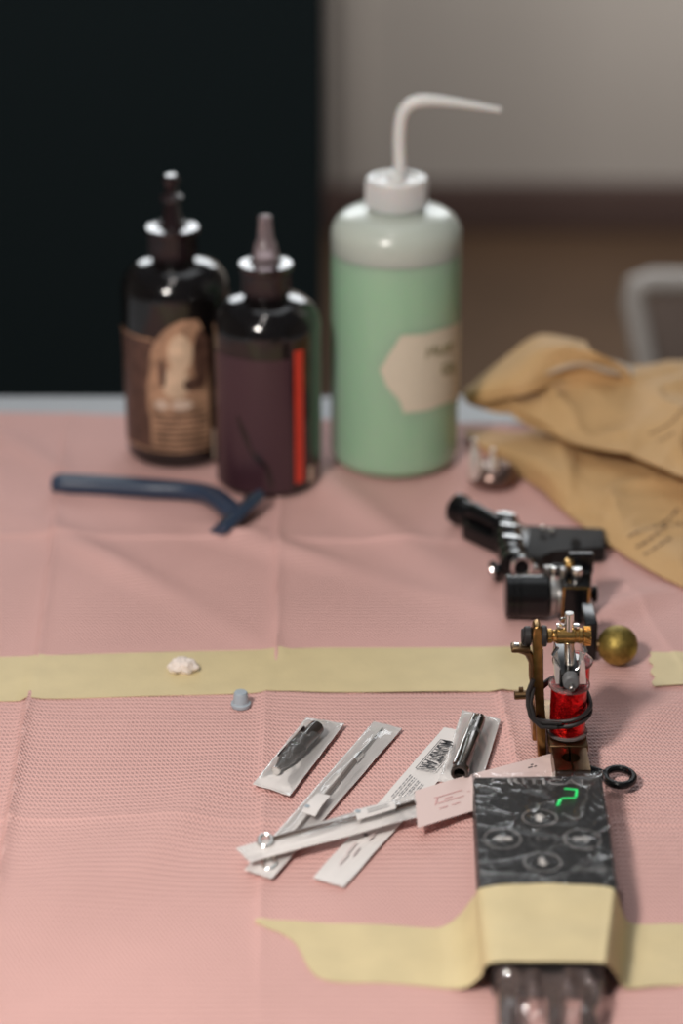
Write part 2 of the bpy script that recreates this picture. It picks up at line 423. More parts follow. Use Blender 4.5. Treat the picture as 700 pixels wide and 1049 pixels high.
# ------------------------------------------------------------------ interpolation patches
def cr(a, b, c, d, t):
    return 0.5 * ((2 * b) + (c - a) * t + (2 * a - 5 * b + 4 * c - d) * t * t + (3 * b - a - 3 * c + d) * t ** 3)
def spline(pts, t):
    n = len(pts) - 1; x = min(max(t, 0), 1) * n; i = min(int(x), n - 1); f = x - i
    g = lambda k: pts[k] if 0 <= k <= n else (pts[0] * 2 - pts[1] if k < 0 else pts[n] * 2 - pts[n - 1])
    return cr(g(i - 1), g(i), g(i + 1), g(i + 2), f)
def surf(rows):
    def f(u, v): return spline([spline(r_, u) for r_ in rows], v)
    return f
def lin(rows):
    def f(u, v):
        n = len(rows[0]) - 1; x = u * n; i = min(int(x), n - 1); fx = x - i
        a = rows[0][i].lerp(rows[0][i + 1], fx); b = rows[1][i].lerp(rows[1][i + 1], fx)
        return a.lerp(b, v)
    return f

# upper masking tape strips on the seam
def flat_tape(name, far, near, label, nu=120, jag=0.0):
    f = lin([[P(*p) for p in far], [P(*p) for p in near]])
    def top(u, v):
        p = f(u, v)
        if jag and u > 0.999: p.x += jag * math.sin(v * 17)
        if jag and u < 0.001: p.x += jag * math.sin(v * 19)
        z = max(Hs(p.x, p.y), sheet_h(p.x, p.y, 'b'), sheet_h(p.x, p.y, 'f') + 0.0006)
        return Vector((p.x, p.y, TZ + z + 0.0005))
    return tag(MB().shell(top, nu, 14, 0.00025).build(name, M['tape'], None, smooth=60), label, 'tape')
flat_tape('masking_tape', [(-260, 684), (0, 679), (280, 671), (545, 668)], [(-260, 730), (0, 724), (280, 716), (548, 713)], 'long pale yellow masking tape strip running left to right under the cotton bit', jag=0.0012)
flat_tape('masking_tape', [(665, 674), (700, 674), (900, 672)], [(670, 709), (700, 708), (905, 706)], 'short end of yellow masking tape at the right beyond the brass ball', 30, jag=0.001)

# ------------------------------------------------------------------ text
def text_mesh(txt, mat_, parent, origin, ex, ey, height, width=None, name='lettering', lift=0.0002, bold=0.0):
    cu = bpy.data.curves.new('t', 'FONT'); cu.body = txt; cu.size = 1.0; cu.offset = bold; cu.resolution_u = 3
    o = bpy.data.objects.new('t', cu); C.objects.link(o)
    dg = bpy.context.evaluated_depsgraph_get(); dg.update()
    me = bpy.data.meshes.new_from_object(o.evaluated_get(dg))
    bpy.data.objects.remove(o)
    xs = [v.co.x for v in me.vertices]; ys = [v.co.y for v in me.vertices]
    x0, x1, y0, y1 = min(xs), max(xs), min(ys), max(ys)
    s = height / (y1 - y0); sx = (width / (x1 - x0)) if width else s
    ex = ex.normalized(); ey = ey.normalized(); n = ex.cross(ey).normalized()
    if n.z < 0: n = -n
    mb = MB()
    mb.add([origin + ex * (v.co.x - x0) * sx + ey * (v.co.y - y0) * s + n * lift for v in me.vertices], [list(p.vertices) for p in me.polygons])
    return mb.build(name, mat_, parent, smooth=0, recalc=False)

# ------------------------------------------------------------------ wash bottle
def ring_r(prof, z):
    for (r0, z0), (r1, z1) in zip(prof, prof[1:]):
        if z0 <= z <= z1: return r0 + (r1 - r0) * (z - z0) / max(z1 - z0, 1e-9)
    return prof[-1][0]
WB = Vector((P(403.5, 470).x, 1.213, TZ + 0.0032)); WR = 0.0370
wb = thing('wash_bottle', 'green soap wash bottle with bent white spout and milky plastic body', 'bottle', WB)
def arc(cx, cz, r, a0, a1, n=8): return [(cx + r * math.cos(math.radians(a0 + (a1 - a0) * i / n)), cz + r * math.sin(math.radians(a0 + (a1 - a0) * i / n))) for i in range(n + 1)]
prof_l = [(0.001, 0.0)] + arc(WR - 0.008, 0.008, 0.008, -90, 0) + [(WR, 0.1285)]
MB().lathe(prof_l, WB, seg=72, cap=True).build('green_soap', M['wash_liquid'], wb)['label'] = 'green soap filling the bottle to the shoulder'
prof_u = [(WR, 0.1287), (WR, 0.137)] + arc(WR - 0.014, 0.137, 0.014, 0, 78) + [(0.0155, 0.1525), (0.0148, 0.156), (0.0148, 0.160)]
MB().lathe(prof_u, WB, seg=72).build('shoulder', M['wash_skin'], wb)['label'] = 'milky white empty shoulder of the bottle'
mb = MB()
cpz = [(0.0165, 0.1535), (0.0172, 0.1545), (0.0172, 0.1685)] + arc(0.0160, 0.1690, 0.0012, 0, 90, 4) + [(0.0125, 0.1702), (0.0118, 0.1690), (0.006, 0.1690), (0.0052, 0.1725), (0.0040, 0.1735)]
mb.lathe(cpz, WB, seg=64)
for k in range(44):
    a = 2 * math.pi * k / 44; q = WB + Vector((0.0173 * math.cos(a), 0.0173 * math.sin(a), 0.155))
    mb.cyl(q, q + Vector((0, 0, 0.0125)), 0.0005, seg=6)
mb.build('screw_cap', M['white_plastic'], wb)
tp = PY(410, 103, WB.y); tip = PY(513, 113, WB.y)
base = WB + Vector((0.0008, 0, 0.165))
q_ = lambda x, y: PY(x, y, WB.y)
pth = [base, q_(410, 170), q_(409.5, 150), q_(410, 132), q_(413, 116), q_(422, 106), q_(435, 103), q_(455, 104), q_(484, 108), tip]
N = 46
MB().tube([spline(pth, i / N) for i in range(N + 1)], [0.0037 if i < 30 else 0.0037 - 0.0021 * (i - 30) / 16 for i in range(N + 1)], 16).build('spout', M['white_plastic'], wb)
def cyl_span(mb, cen, R, rows, n=10, th=0.0002):
    """rows: list of (z, s0, s1): arc-length spans measured from the camera-facing line of a bottle, left negative"""
    cy = math.atan2(0 - cen.x, 0 - cen.y)       # direction towards the viewer's side of the table
    def pt(s, z, rr):
        a = s / R
        fx = Vector((-math.sin(-cy), 0, 0))
        d = Vector((cen.x, cen.y, 0)).normalized() * -1
        side = Vector((-d.y, d.x, 0))
        v = d * math.cos(a) + side * math.sin(a)
        return Vector((cen.x, cen.y, cen.z)) + v * rr + Vector((0, 0, z))
    vs = []; fs = []
    for (z, s0, s1) in rows:
        for i in range(n + 1): vs.append(pt(s0 + (s1 - s0) * i / n, z, R + th))
    for j in range(len(rows) - 1):
        for i in range(n):
            a = j * (n + 1) + i; fs.append([a, a + 1, a + n + 2, a + n + 1])
    mb.add(vs, fs); return pt
def asn(px, pxc, Rpx):
    return math.asin(max(-1, min(1, (px - pxc) / Rpx)))
# label: hexagonal left end, wraps round the right side (heights from the photo)
def wz(py, px=406, R=WR, cen=None):
    c = cen or WB
    a = asn(px, 406, 67.5); Y = c.y - R * math.cos(a)
    return PY(px, py, Y).z - c.z
S = lambda px: WR * asn(px, 406, 67.5)
def interp(tab, x):
    if x <= tab[0][0]: return tab[0][1]
    for (a, b), (c, d) in zip(tab, tab[1:]):
        if a <= x <= c: return b + (d - b) * (x - a) / (c - a)
    return tab[-1][1]
toptab = [(391, 378), (412, 343), (435, 342), (455, 336), (472, 330)]
bottab = [(391, 380), (398, 396), (412, 412), (415, 423), (440, 420), (472, 408)]
mb = MB(); cols = [391 + 81 * i / 40 for i in range(41)]
vs = []; fs = []
dv = Vector((WB.x, WB.y, 0)).normalized() * -1; sd = Vector((-dv.y, dv.x, 0))
def wpt(s, z, rr=WR + 0.0003):
    a = s / WR; v = dv * math.cos(a) + sd * math.sin(a); return WB + v * rr + Vector((0, 0, z))
allc = [(S(c), wz(interp(bottab, c), c), wz(interp(toptab, c), c)) for c in cols]
s_last, zb_l, zt_l = allc[-1]
for k in range(1, 8): allc.append((s_last + 0.003 * k, zb_l - 0.0003 * k, zt_l))
for (s, zb, zt2) in allc:
    for j in range(5): vs.append(wpt(s, zb + (zt2 - zb) * j / 4))
for i in range(len(allc) - 1):
    for j in range(4):
        a = i * 5 + j; fs.append([a, a + 5, a + 6, a + 1])
lab = mb.add(vs, fs).build('paper_label', M['wash_label'], wb)
lab['label'] = 'cream paper label with faint marker letters'
def strokes(parent, sets, matr, r, name='handwriting'):
    mb = MB()
    for st in sets:
        pts = [wpt(S(x), wz(y, x), WR + 0.0005) for x, y in st]
        mb.tube(pts, r, 6)
    return mb.build(name, matr, parent)
strokes(lab, [[(438, 366), (440, 355), (443, 362), (446, 353), (448, 364)], [(451, 354), (451, 362), (455, 363), (457, 352)], [(460, 351), (460, 361)], [(460, 356), (464, 350)],
              [(460, 372), (455, 374), (455, 382), (460, 381), (460, 377)], [(463, 381), (463, 371), (466, 372), (465, 376), (467, 380)]], M['olive_ink'], 0.00055)

# ------------------------------------------------------------------ ink bottles
def ink_bottle(cen, label, kind):
    t = thing('ink_bottle', label, 'bottle', cen, 0)
    R = 0.0304 if kind == 'plum' else 0.0309; BH = 0.094 if kind == 'plum' else 0.1010
    prof = [(0.001, 0.0015), (R - 0.012, 0.0)] + arc(R - 0.004, 0.004, 0.004, -90, 0, 5) + [(R, BH)] + arc(R - 0.017, BH, 0.017, 0, 80, 12) + [(0.0125, BH + 0.0178), (0.0120, BH + 0.020)]
    MB().lathe(prof, cen, seg=72).build('body', M['ink_glass'], t)
    # ribbed cap with a disc rim
    mb = MB()
    cz = BH + 0.0185
    mb.lathe([(0.0128, cz), (0.0132, cz + 0.0008), (0.0132, cz + 0.0135), (0.0150, cz + 0.0148), (0.0152, cz + 0.0168), (0.0146, cz + 0.0178), (0.0095, cz + 0.0182), (0.0090, cz + 0.0170), (0.0075, cz + 0.0170)], cen, seg=56)
    for k in range(40):
        a = 2 * math.pi * k / 40; q = cen + Vector((0.0132 * math.cos(a), 0.0132 * math.sin(a), cz + 0.001))
        mb.cyl(q, q + Vector((0, 0, 0.0125)), 0.00045, seg=6)
    cap = mb.build('screw_cap', M['smoke_cap'], t)
    z1 = cz + 0.017
    if kind == 'plum':
        MB().lathe([(0.0078, z1), (0.0074, z1 + 0.006), (0.0060, z1 + 0.0125), (0.0048, z1 + 0.014), (0.0042, z1 + 0.0205), (0.0037, z1 + 0.0255), (0.0036, z1 + 0.0275), (0.0020, z1 + 0.0285)], cen, seg=32).build('nozzle', M['smoke_clear'], t)['label'] = 'clear pinkish tapered nozzle'
    else:
        MB().lathe([(0.0072, z1), (0.0060, z1 + 0.003), (0.0046, z1 + 0.011), (0.0040, z1 + 0.0155), (0.0064, z1 + 0.0165), (0.0064, z1 + 0.0185), (0.0036, z1 + 0.0205), (0.0032, z1 + 0.0245), (0.0046, z1 + 0.0265), (0.0048, z1 + 0.0285), (0.0030, z1 + 0.0315)], cen, seg=32).build('nozzle', M['smoke_cap'], t)['label'] = 'dark closed nozzle with two rims'
    d = Vector((cen.x, cen.y, 0)).normalized() * -1; side = Vector((-d.y, d.x, 0))
    def pt(s, z, lift):
        a = s / R; return cen + (d * math.cos(a) + side * math.sin(a)) * (R + lift) + Vector((0, 0, z))
    def region(rows, lift, name, m, parent, n=24):
        vs = []; fs = []
        for z, s0, s1 in rows:
            for i in range(n + 1): vs.append(pt(s0 + (s1 - s0) * i / n, z, lift))
        for j in range(len(rows) - 1):
            for i in range(n):
                a = j * (n + 1) + i; fs.append([a, a + 1, a + n + 2, a + n + 1])
        return MB().add(vs, fs).build(name, m, parent)
    H = math.pi * R
    if kind == 'plum':
        lb = region([(z / 1000, -0.0385, 0.0135) for z in range(4, 87, 4)], 0.0003, 'label', M['plum'], t, 40)
        region([(z / 1000, 0.0152, 0.0215) for z in range(8, 90, 4)], 0.0004, 'red_strip', M['red_strip'], lb, 6)
        region([(z / 1000, 0.0250, 0.0292) for z in (6, 10, 16)], 0.0004, 'cream_mark', M['cream'], lb, 4)
        # dark diagonal reflection painted onto the label as flat shapes
        for s0, z0, s1, z1_, wd in ((-0.018, 0.050, -0.010, 0.030, 0.0040), (-0.010, 0.030, -0.001, 0.020, 0.0045), (-0.001, 0.022, 0.002, 0.006, 0.003)):
            rows = []
            for i in range(9):
                f = i / 8; rows.append((z0 + (z1_ - z0) * f, s0 + (s1 - s0) * f - wd * math.sin(math.pi * (0.15 + 0.7 * f)) / 2, s0 + (s1 - s0) * f + wd * math.sin(math.pi * (0.15 + 0.7 * f)) / 2))
            region(rows, 0.0004, 'dark_print_or_reflection', M['ink_glass'], lb, 6)
    else:
        rows = [(z / 1000, -0.046, 0.020) for z in range(11, 82, 3)]
        lb = region(rows, 0.0003, 'label', M['sepia'], t, 40)
        rows = []
        for i in range(28):
            z = 0.0135 + i * 0.0029
            e = 1.0 if z < 0.062 else math.sqrt(max(0.0, 1 - ((z - 0.062) / 0.031) ** 2))
            rows.append((z, 0.010 - 0.0265 * max(e, 0.05), 0.010 + 0.0085 * max(e, 0.05)))
        pan = region(rows, 0.0005, 'portrait_panel', M['sepia_l'], lb, 20)
        region([(0.0790, -0.046, -0.014), (0.0805, -0.046, -0.014)], 0.0005, 'trim_line', M['sepia_l'], lb, 10)
        def blob(s, z, a, b, m, lift=0.0007, name='print'):
            rows = [(z + b * math.cos(math.pi * k / 8), s - a * max(math.sin(math.pi * k / 8), 0.02), s + a * max(math.sin(math.pi * k / 8), 0.02)) for k in range(9)]
            region(rows, lift, name, m, pan, 8)
        blob(0.002, 0.072, 0.0070, 0.0115, M['sepia_h'], name='pale_print'); blob(-0.001, 0.054, 0.0080, 0.010, M['sepia_h'], name='pale_print')
        blob(0.009, 0.053, 0.0060, 0.0040, M['sepia'], 0.0009, 'dark_print_or_reflection'); blob(-0.0085, 0.060, 0.0020, 0.009, M['sepia'], 0.0009, 'dark_print_or_reflection')
        blob(0.0138, 0.068, 0.0046, 0.018, M['sepia'], 0.0009, 'dark_print_or_reflection')
        blob(0.002, 0.0405, 0.0062, 0.0032, M['cream'], 0.0009, 'pale_print'); blob(-0.0095, 0.0405, 0.0040, 0.0030, M['cream'], 0.0009, 'pale_print')
        blob(-0.0155, 0.045, 0.0028, 0.015, M['sepia_l'], 0.0008, 'pale_print')
        for k in range(6):
            region([(0.016 + 0.0036 * k, -0.014, 0.0165), (0.0172 + 0.0036 * k, -0.014, 0.0165)], 0.0009, 'text_line', M['sepia'], pan, 12)
        region([(0.0105, -0.044, 0.0165), (0.0120, -0.044, 0.0165)], 0.0006, 'trim_line', M['sepia_l'], lb, 24)
        region([(z / 1000, 0.0205, 0.0240) for z in (3, 8, 14, 22)], 0.0004, 'cream_mark', M['cream'], lb, 4)
    return t
ink_bottle(Vector((P(185, 460).x, 1.2260, TZ + 0.003)), 'ink bottle with a sepia portrait label, farther and leftmost of the two dark bottles', 'sepia')
ink_bottle(Vector((P(276, 490).x, 1.1830, TZ + 0.003)), 'ink bottle with plum label and vertical red strip, in front of the portrait bottle', 'plum')

# ------------------------------------------------------------------ razor
rz = thing('razor', 'navy disposable razor lying in front of the dark ink bottles', 'razor', P(150, 500))
hp = [P(54, 495, 0.007), P(100, 497, 0.007), P(150, 500, 0.0075), P(195, 503, 0.008), P(217, 508, 0.009), P(232, 519, 0.010), P(243, 529, 0.010)]
n = 40; vs = []; fs = []; K = 12
for i in range(n + 1):
    p = spline(hp, i / n); q = spline(hp, min(1, i / n + 0.02)); q0 = spline(hp, max(0, i / n - 0.02))
    d = (q - q0).normalized(); side = Vector((-d.y, d.x, 0)).normalized()
    f = i / n; wd = 0.0068 - 0.0010 * f - (0.0012 if 0.35 < f < 0.7 else 0) * math.sin((f - 0.35) / 0.35 * math.pi); hh = 0.0050 - 0.0006 * f
    if i == 0: wd *= 0.75; hh *= 0.75
    for k in range(K):
        a = 2 * math.pi * k / K; ca, sa = math.cos(a), math.sin(a)
        e = 0.6
        vs.append(p + side * wd * math.copysign(abs(ca) ** e, ca) + Vector((0, 0, hh * math.copysign(abs(sa) ** e, sa))))
for i in range(n):
    for k in range(K): fs.append([i * K + k, i * K + (k + 1) % K, (i + 1) * K + (k + 1) % K, (i + 1) * K + k])
fs.append(list(range(K))[::-1]); fs.append([n * K + k for k in range(K)])
MB().add(vs, fs).build('handle', M['navy'], rz, smooth=50)
mb = MB()
for i in range(14):
    p = spline(hp, 0.10 + i * 0.022); mb.box(p + Vector((0, 0.0, 0.0040)), (0.0012, 0.006, 0.0008), bevel=0.0002)
mb.build('grip_ribs', M['navy_l'], rz)
h0 = P(226, 543, 0.007); h1 = P(261, 510, 0.012)
mid = (h0 + h1) / 2; dd = (h1 - h0); Rt = dd.to_track_quat('X', 'Z').to_matrix()
Rt = Rt @ Matrix.Rotation(math.radians(-35), 3, 'X')
MB().box(mid, (0.041, 0.0125, 0.0060), Rt, 0.0012).build('head', M['navy'], rz)
bl = MB()
for k in (-0.0022, 0.0010): bl.box(mid + Rt @ Vector((0, k, 0.0032)), (0.034, 0.0014, 0.0006), Rt)
bl.build('blades', M['steel_d'], rz)

# ------------------------------------------------------------------ cotton, ink cap
def lump(name, c, sc_, m, seed, r=0.0066):
    b = bmesh.new(); bmesh.ops.create_icosphere(b, subdivisions=5, radius=1.0)
    for v in b.verts:
        n_ = v.co.copy(); f = 1 + 0.28 * noise.noise(n_ * 1.6 + Vector((seed, 0, 0))) + 0.10 * noise.noise(n_ * 5 + Vector((seed, 3, 0)))
        v.co = Vector((n_.x * f * sc_[0], n_.y * f * sc_[1], max(n_.z * f, -0.75) * sc_[2])) + c
    b.verts.index_update(); mb = MB(); mb.bm.free(); mb.bm = b
    return mb.build(name, m, None, smooth=80)
cc = Pt(188, 690); tag(lump('cotton_bit', cc + Vector((0, 0, 0.0042)), (0.0068, 0.0052, 0.0042), M['cotton'], 2.0), 'small white lump of cotton lying on the yellow tape strip', 'cotton')
kc = Pt(247, 724); kt = MB().lathe([(0.0046, 0.0), (0.0048, 0.0006), (0.0047, 0.0016), (0.0038, 0.0022), (0.0036, 0.0030), (0.0032, 0.0068), (0.0028, 0.0074), (0.0018, 0.0075)], kc + Vector((0, 0, 0.0006)), seg=32).build('ink_cup', M['cap_blue'])
tag(kt, 'tiny grey blue ink cup standing upside down beside the tape strip', 'ink cup')

# ------------------------------------------------------------------ kraft bags
def bag(name, rows, label, seed, thick, marks=(), amp=0.0062):
    f = surf([[P(*p) for p in r_] for r_ in rows])
    def crumple(p, u, v):
        q = Vector((p.x * 20, p.y * 15, seed)); q += 0.7 * noise.noise_vector(q * 0.8)
        rdg = lambda w_: (1 - abs(noise.noise(w_)) * 2.2)
        h = amp * (1.0 * noise.noise(q) + 0.75 * max(0, rdg(q * 1.3)) ** 2 + 0.16 * max(0, rdg(q * 2.6 + Vector((5, 1, 0)))) ** 2)
        return h - amp * 0.3
    def top(u, v):
        p = f(u, v); edge = min(u, 1 - u, v, 1 - v); e = min(1, edge * 6)
        p = p.copy(); p.z += crumple(p, u, v) * (0.35 + 0.65 * e)
        p.z = max(p.z, TZ + 0.0056); return p
    def bot(u, v, t):
        edge = min(u, 1 - u, v, 1 - v); e = min(1, edge * 5) ** 0.6
        return Vector((t.x, t.y, max(t.z - 0.0006 - thick * e, TZ + 0.0044)))
    t = thing(name, label, 'bag', P(640, 450), group=None)
    body = MB().shell(top, 90, 60, bottom=bot).build('paper_body', M['kraft'], t, smooth=50)
    for (u0, v0, du, dv_, rows_n, length, gap) in marks:
        mb = MB(); rnd = random.Random(int(seed * 10) + rows_n)
        for k in range(rows_n):
            s = 0.0
            L = length * (1 - 0.25 * rnd.random() - (0.45 if k == rows_n - 1 else 0))
            while s < L:
                l = 0.006 + rnd.random() * 0.02
                qs = []
                for (a, b) in ((s, 0), (s + l, 0), (s + l, 0.007), (s, 0.007)):
                    uu = u0 + du[0] * a + dv_[0] * (k * gap + b); vv = v0 + du[1] * a + dv_[1] * (k * gap + b)
                    uu = min(max(uu, 0.01), 0.99); vv = min(max(vv, 0.01), 0.99)
                    q = top(uu, vv); q.z += 0.0006; qs.append(q)
                mb.add(qs, [[0, 1, 2, 3]]); s += l + 0.006
        mb.build('printed_text', M['kraft_ink'], body, smooth=0, recalc=False)
    return t
# lower bag: rows from far to near
bag('paper_bag', [[(476, 440, 0.005), (530, 442, 0.006), (590, 436, 0.012), (650, 430, 0.014), (740, 420, 0.016)],
                  [(480, 446, 0.007), (530, 449, 0.012), (590, 456, 0.018), (650, 470, 0.016), (740, 475, 0.016)],
                  [(492, 455, 0.008), (540, 468, 0.015), (592, 488, 0.018), (655, 512, 0.017), (740, 530, 0.015)],
                  [(508, 466, 0.006), (548, 486, 0.011), (598, 515, 0.013), (656, 548, 0.012), (740, 575, 0.010)],
                  [(522, 479, 0.005), (553, 501, 0.0055), (602, 541, 0.006), (658, 579, 0.0055), (740, 623, 0.005)]],
    'crumpled brown paper bag, lower one, its edge reaching towards the black machines', 3.0, 0.010,
    marks=[(0.70, 0.84, (0.9, -1.9), (0.75, 0.75), 3, 0.20, 0.038)])
bag('paper_bag', [[(545, 372, 0.034), (590, 368, 0.040), (640, 376, 0.040), (700, 368, 0.042), (760, 362, 0.042)],
                  [(505, 395, 0.032), (575, 385, 0.042), (640, 392, 0.044), (700, 388, 0.046), (760, 386, 0.046)],
                  [(476, 408, 0.026), (560, 405, 0.037), (635, 415, 0.042), (700, 425, 0.044), (760, 430, 0.044)],
                  [(500, 415, 0.024), (566, 425, 0.034), (640, 440, 0.037), (700, 460, 0.037), (760, 475, 0.037)],
                  [(548, 421, 0.026), (580, 448, 0.031), (640, 463, 0.032), (700, 487, 0.032), (760, 508, 0.032)]],
    'crumpled brown paper bag lying on top, with faint printed lines', 7.0, 0.006,
    marks=[(0.60, 0.72, (0.9, -1.2), (0.7, 0.7), 2, 0.22, 0.05), (0.28, 0.55, (0.5, -1.6), (0.8, 0.5), 1, 0.14, 0.05), (0.84, 0.80, (1.0, -0.9), (0.7, 0.7), 1, 0.12, 0.05)])
bag('paper_bag', [[(478, 398, 0.030), (515, 368, 0.044), (553, 343, 0.058), (600, 350, 0.060)],
                  [(476, 402, 0.032), (520, 378, 0.048), (560, 356, 0.062), (608, 360, 0.064)],
                  [(477, 408, 0.030), (530, 392, 0.046), (575, 372, 0.054), (640, 376, 0.054)],
                  [(480, 412, 0.026), (535, 404, 0.040), (585, 388, 0.044), (650, 392, 0.044)]],
    'folded brown paper bag sticking up farthest back beside the green bottle', 11.0, 0.004, amp=0.002)
# pale beige strip laid along the top of the bags
f_ = surf([[P(560, 374, 0.050), P(595, 365, 0.055), P(625, 368, 0.053), P(650, 376, 0.048)], [P(556, 384, 0.049), P(595, 374, 0.056), P(625, 382, 0.053), P(650, 385, 0.046)]])
tag(MB().shell(lambda u, v: f_(u, v), 30, 8, 0.0006).build('pale_strip', mat('pale_beige_paper', (0.58, 0.50, 0.40), 0.6), None), 'pale beige strip showing between the brown bags', 'paper')

# ------------------------------------------------------------------ pronged plug
pc = P(505, 499, 0.0); pc.z = TZ + 0.003
pg = thing('metal_plug', 'rounded shiny metal plug with two upright prongs beside the brown bags', 'plug', pc)
MB().lathe([(0.004, 0.0), (0.0125, 0.0006), (0.0145, 0.003), (0.0145, 0.006), (0.0125, 0.0095), (0.0090, 0.0115), (0.002, 0.012)], pc, seg=48).build('base', mat('smoky_metal', (0.20, 0.13, 0.11), 0.25, 0.8), pg)
for (px, py, tpx, tpy) in ((488, 487, 486, 447), (504, 496, 505, 457)):
    b0 = PY(px, py, pc.y - 0.006); t0 = PY(tpx, tpy, pc.y - 0.006); d = (t0 - b0)
    b0 = b0 - d * 0.05
    MB().lathe([(0.0044, 0), (0.0042, d.length * 0.2), (0.0037, d.length * 0.40), (0.0030, d.length * 0.58), (0.0021, d.length * 0.72), (0.0015, d.length * 0.80), (0.0014, d.length * 0.98), (0.0006, d.length)], b0, d, 20).build('prong', mat('satin_metal', (1.0, 0.97, 0.93), 0.42, 0.9), pg)

# ------------------------------------------------------------------ machines
def LM(loc, rz_=0.0, rx=0.0, ry=0.0):
    return Matrix.Translation(Vector(loc)) @ Matrix.Rotation(rz_, 4, 'Z') @ Matrix.Rotation(ry, 4, 'Y') @ Matrix.Rotation(rx, 4, 'X')

# --- machine with the red coils, upright
m1c = Vector((0.1015, 0.8740, TZ + 0.0032))
m1 = thing('tattoo_machine', 'upright brass tattoo machine with red foil coil nearest the black box', 'tattoo machine', m1c, group='tattoo machines in a row')
T = LM(m1c)
def coil(T, x, y, z0, z1, R, parent, wmat, fl=None, Rr=0.0001):
    c = MB(T).lathe([(R * 0.86, z0 + 0.001), (R * 0.87, (z0 + z1) / 2), (R * 0.86, z1 - 0.001)], (x, y, 0), seg=40).build('coil', wmat, parent)
    a = MB(T).lathe([(R * 0.95, z0), (R, z0 + 0.0004), (R, z0 + 0.0012), (R * 0.95, z0 + 0.0016)], (x, y, 0), seg=40); a.build('flange', fl, c)
    a = MB(T).lathe([(R * 0.95, z1 - 0.0016), (R, z1 - 0.0012), (R, z1 - 0.0004), (R * 0.95, z1)], (x, y, 0), seg=40)
    a.build('flange', fl, c)
    MB(T).cyl((x, y, z0), (x, y, z1 + 0.0012), 0.0038, seg=24, bev=0.0003).build('core', M['steel_d'], c)
    return c
clearish = mat('clear_washer', (0.80, 0.70, 0.68), 0.12, Transmission_Weight=0.85, IOR=1.45)
coil(T, 0.0, 0.0, 0.0130, 0.0385, 0.0093, m1, M['red'], clearish)['label'] = 'front coil wrapped in red foil'
coil(T, 0.0035, 0.0215, 0.0130, 0.0385, 0.0093, m1, M['red'], clearish)
# frame: base plate, spine
MB(T).box((0.0, 0.010, 0.0105), (0.0175, 0.042, 0.0035), bevel=0.0006).box((0.0, 0.010, 0.0045), (0.014, 0.036, 0.009), bevel=0.001).build('base_plate', M['bronze'], m1)
sp_pts = [(-0.0135, 0.0605), (-0.0125, 0.0570), (-0.0118, 0.04), (-0.0102, 0.02), (-0.0088, 0.0), (-0.0128, 0.0), (-0.0145, 0.02), (-0.0160, 0.04), (-0.0172, 0.0570), (-0.0178, 0.0640), (-0.0172, 0.0680), (-0.0150, 0.0690), (-0.0136, 0.0670)]
Tsp = T @ Matrix.Translation(Vector((0, 0, 0))) @ Matrix.Rotation(math.radians(90), 4, 'X')
mb = MB(Tsp); mb.prism([(x, z) for x, z in sp_pts], -0.0040, 0.0040, bevel=0.0009); mb.prism([(-0.0150, 0.006), (-0.0105, 0.006), (-0.0112, 0.030), (-0.0152, 0.030)], -0.026, -0.0035, bevel=0.0007); mb.build('frame', M['brass'], m1, smooth=40)
# left arms of the frame
mb = MB(T); mb.tube([(-0.0150, -0.002, 0.034), (-0.0168, -0.002, 0.043), (-0.0172, -0.002, 0.0505), (-0.0190, -0.002, 0.0545), (-0.0215, -0.002, 0.0560), (-0.0250, -0.002, 0.0568)], [0.0016, 0.0017, 0.0017, 0.0018, 0.0019, 0.0014], 10)
mb.box((-0.0225, -0.002, 0.0572), (0.0085, 0.0062, 0.0026), bevel=0.0008)
arm = mb.build('side_arm', M['bronze'], m1)
mb = MB(T)
for x in (-0.0243, -0.0208): mb.box((x, -0.002, 0.0588), (0.0020, 0.0024, 0.0004), bevel=0.0001)
mb.build('slots', M['chrome'], arm)
MB(T).cyl((-0.0245, -0.001, 0.0325), (-0.0160, -0.001, 0.0330), 0.0021, seg=14, bev=0.0004).cyl((-0.0225, -0.001, 0.0355), (-0.0205, -0.001, 0.0355), 0.0012, seg=12).build('binding_screw', M['bronze'], m1)
# contact post: washers, barrel, knurled nut, contact screw
zp = 0.0620
MB(T).cyl((-0.0212, 0, zp), (-0.0178, 0, zp), 0.0044, seg=28, bev=0.0006).cyl((-0.0222, 0, zp), (-0.0208, 0, zp), 0.0034, seg=20, bev=0.0005).cyl((-0.0135, 0, zp), (-0.0110, 0, zp), 0.0048, seg=28, bev=0.0005).build('insulating_washers', M['rubber'], m1)
post = MB(T).lathe([(0.0030, 0), (0.0033, 0.0004), (0.0033, 0.002), (0.0026, 0.0028), (0.0030, 0.004), (0.0036, 0.0045), (0.0036, 0.0122), (0.0031, 0.0126), (0.0031, 0.0138), (0.0035, 0.0142), (0.0035, 0.0155), (0.0026, 0.0160)], (-0.0110, 0, zp), (1, 0, 0), 32).build('contact_post', M['brass_b'], m1)
mb = MB(T); mb.cyl((0.0050, 0, zp), (0.0084, 0, zp), 0.0040, 0.0040, 28, 0.0005)
for k in range(16):
    a = 2 * math.pi * k / 16; b_ = a + 0.35
    mb.tube([(0.0051, 0.0041 * math.cos(a), zp + 0.0041 * math.sin(a)), (0.0083, 0.0041 * math.cos(b_), zp + 0.0041 * math.sin(b_))], 0.0004, 5)
mb.build('knurled_nut', M['brass_b'], post)
mb = MB(T); mb.cyl((-0.0005, 0, 0.0460), (-0.0015, 0, 0.0735), 0.0020, seg=20, bev=0.0002)
for k in range(26): mb.lathe([(0.0020, 0), (0.00225, 0.0002), (0.0020, 0.0004)], (-0.0005 - 0.001 * k / 26 * 0.6, 0, 0.0465 + k * 0.0006), seg=18)
mb.build('contact_screw', M['steel'], post)
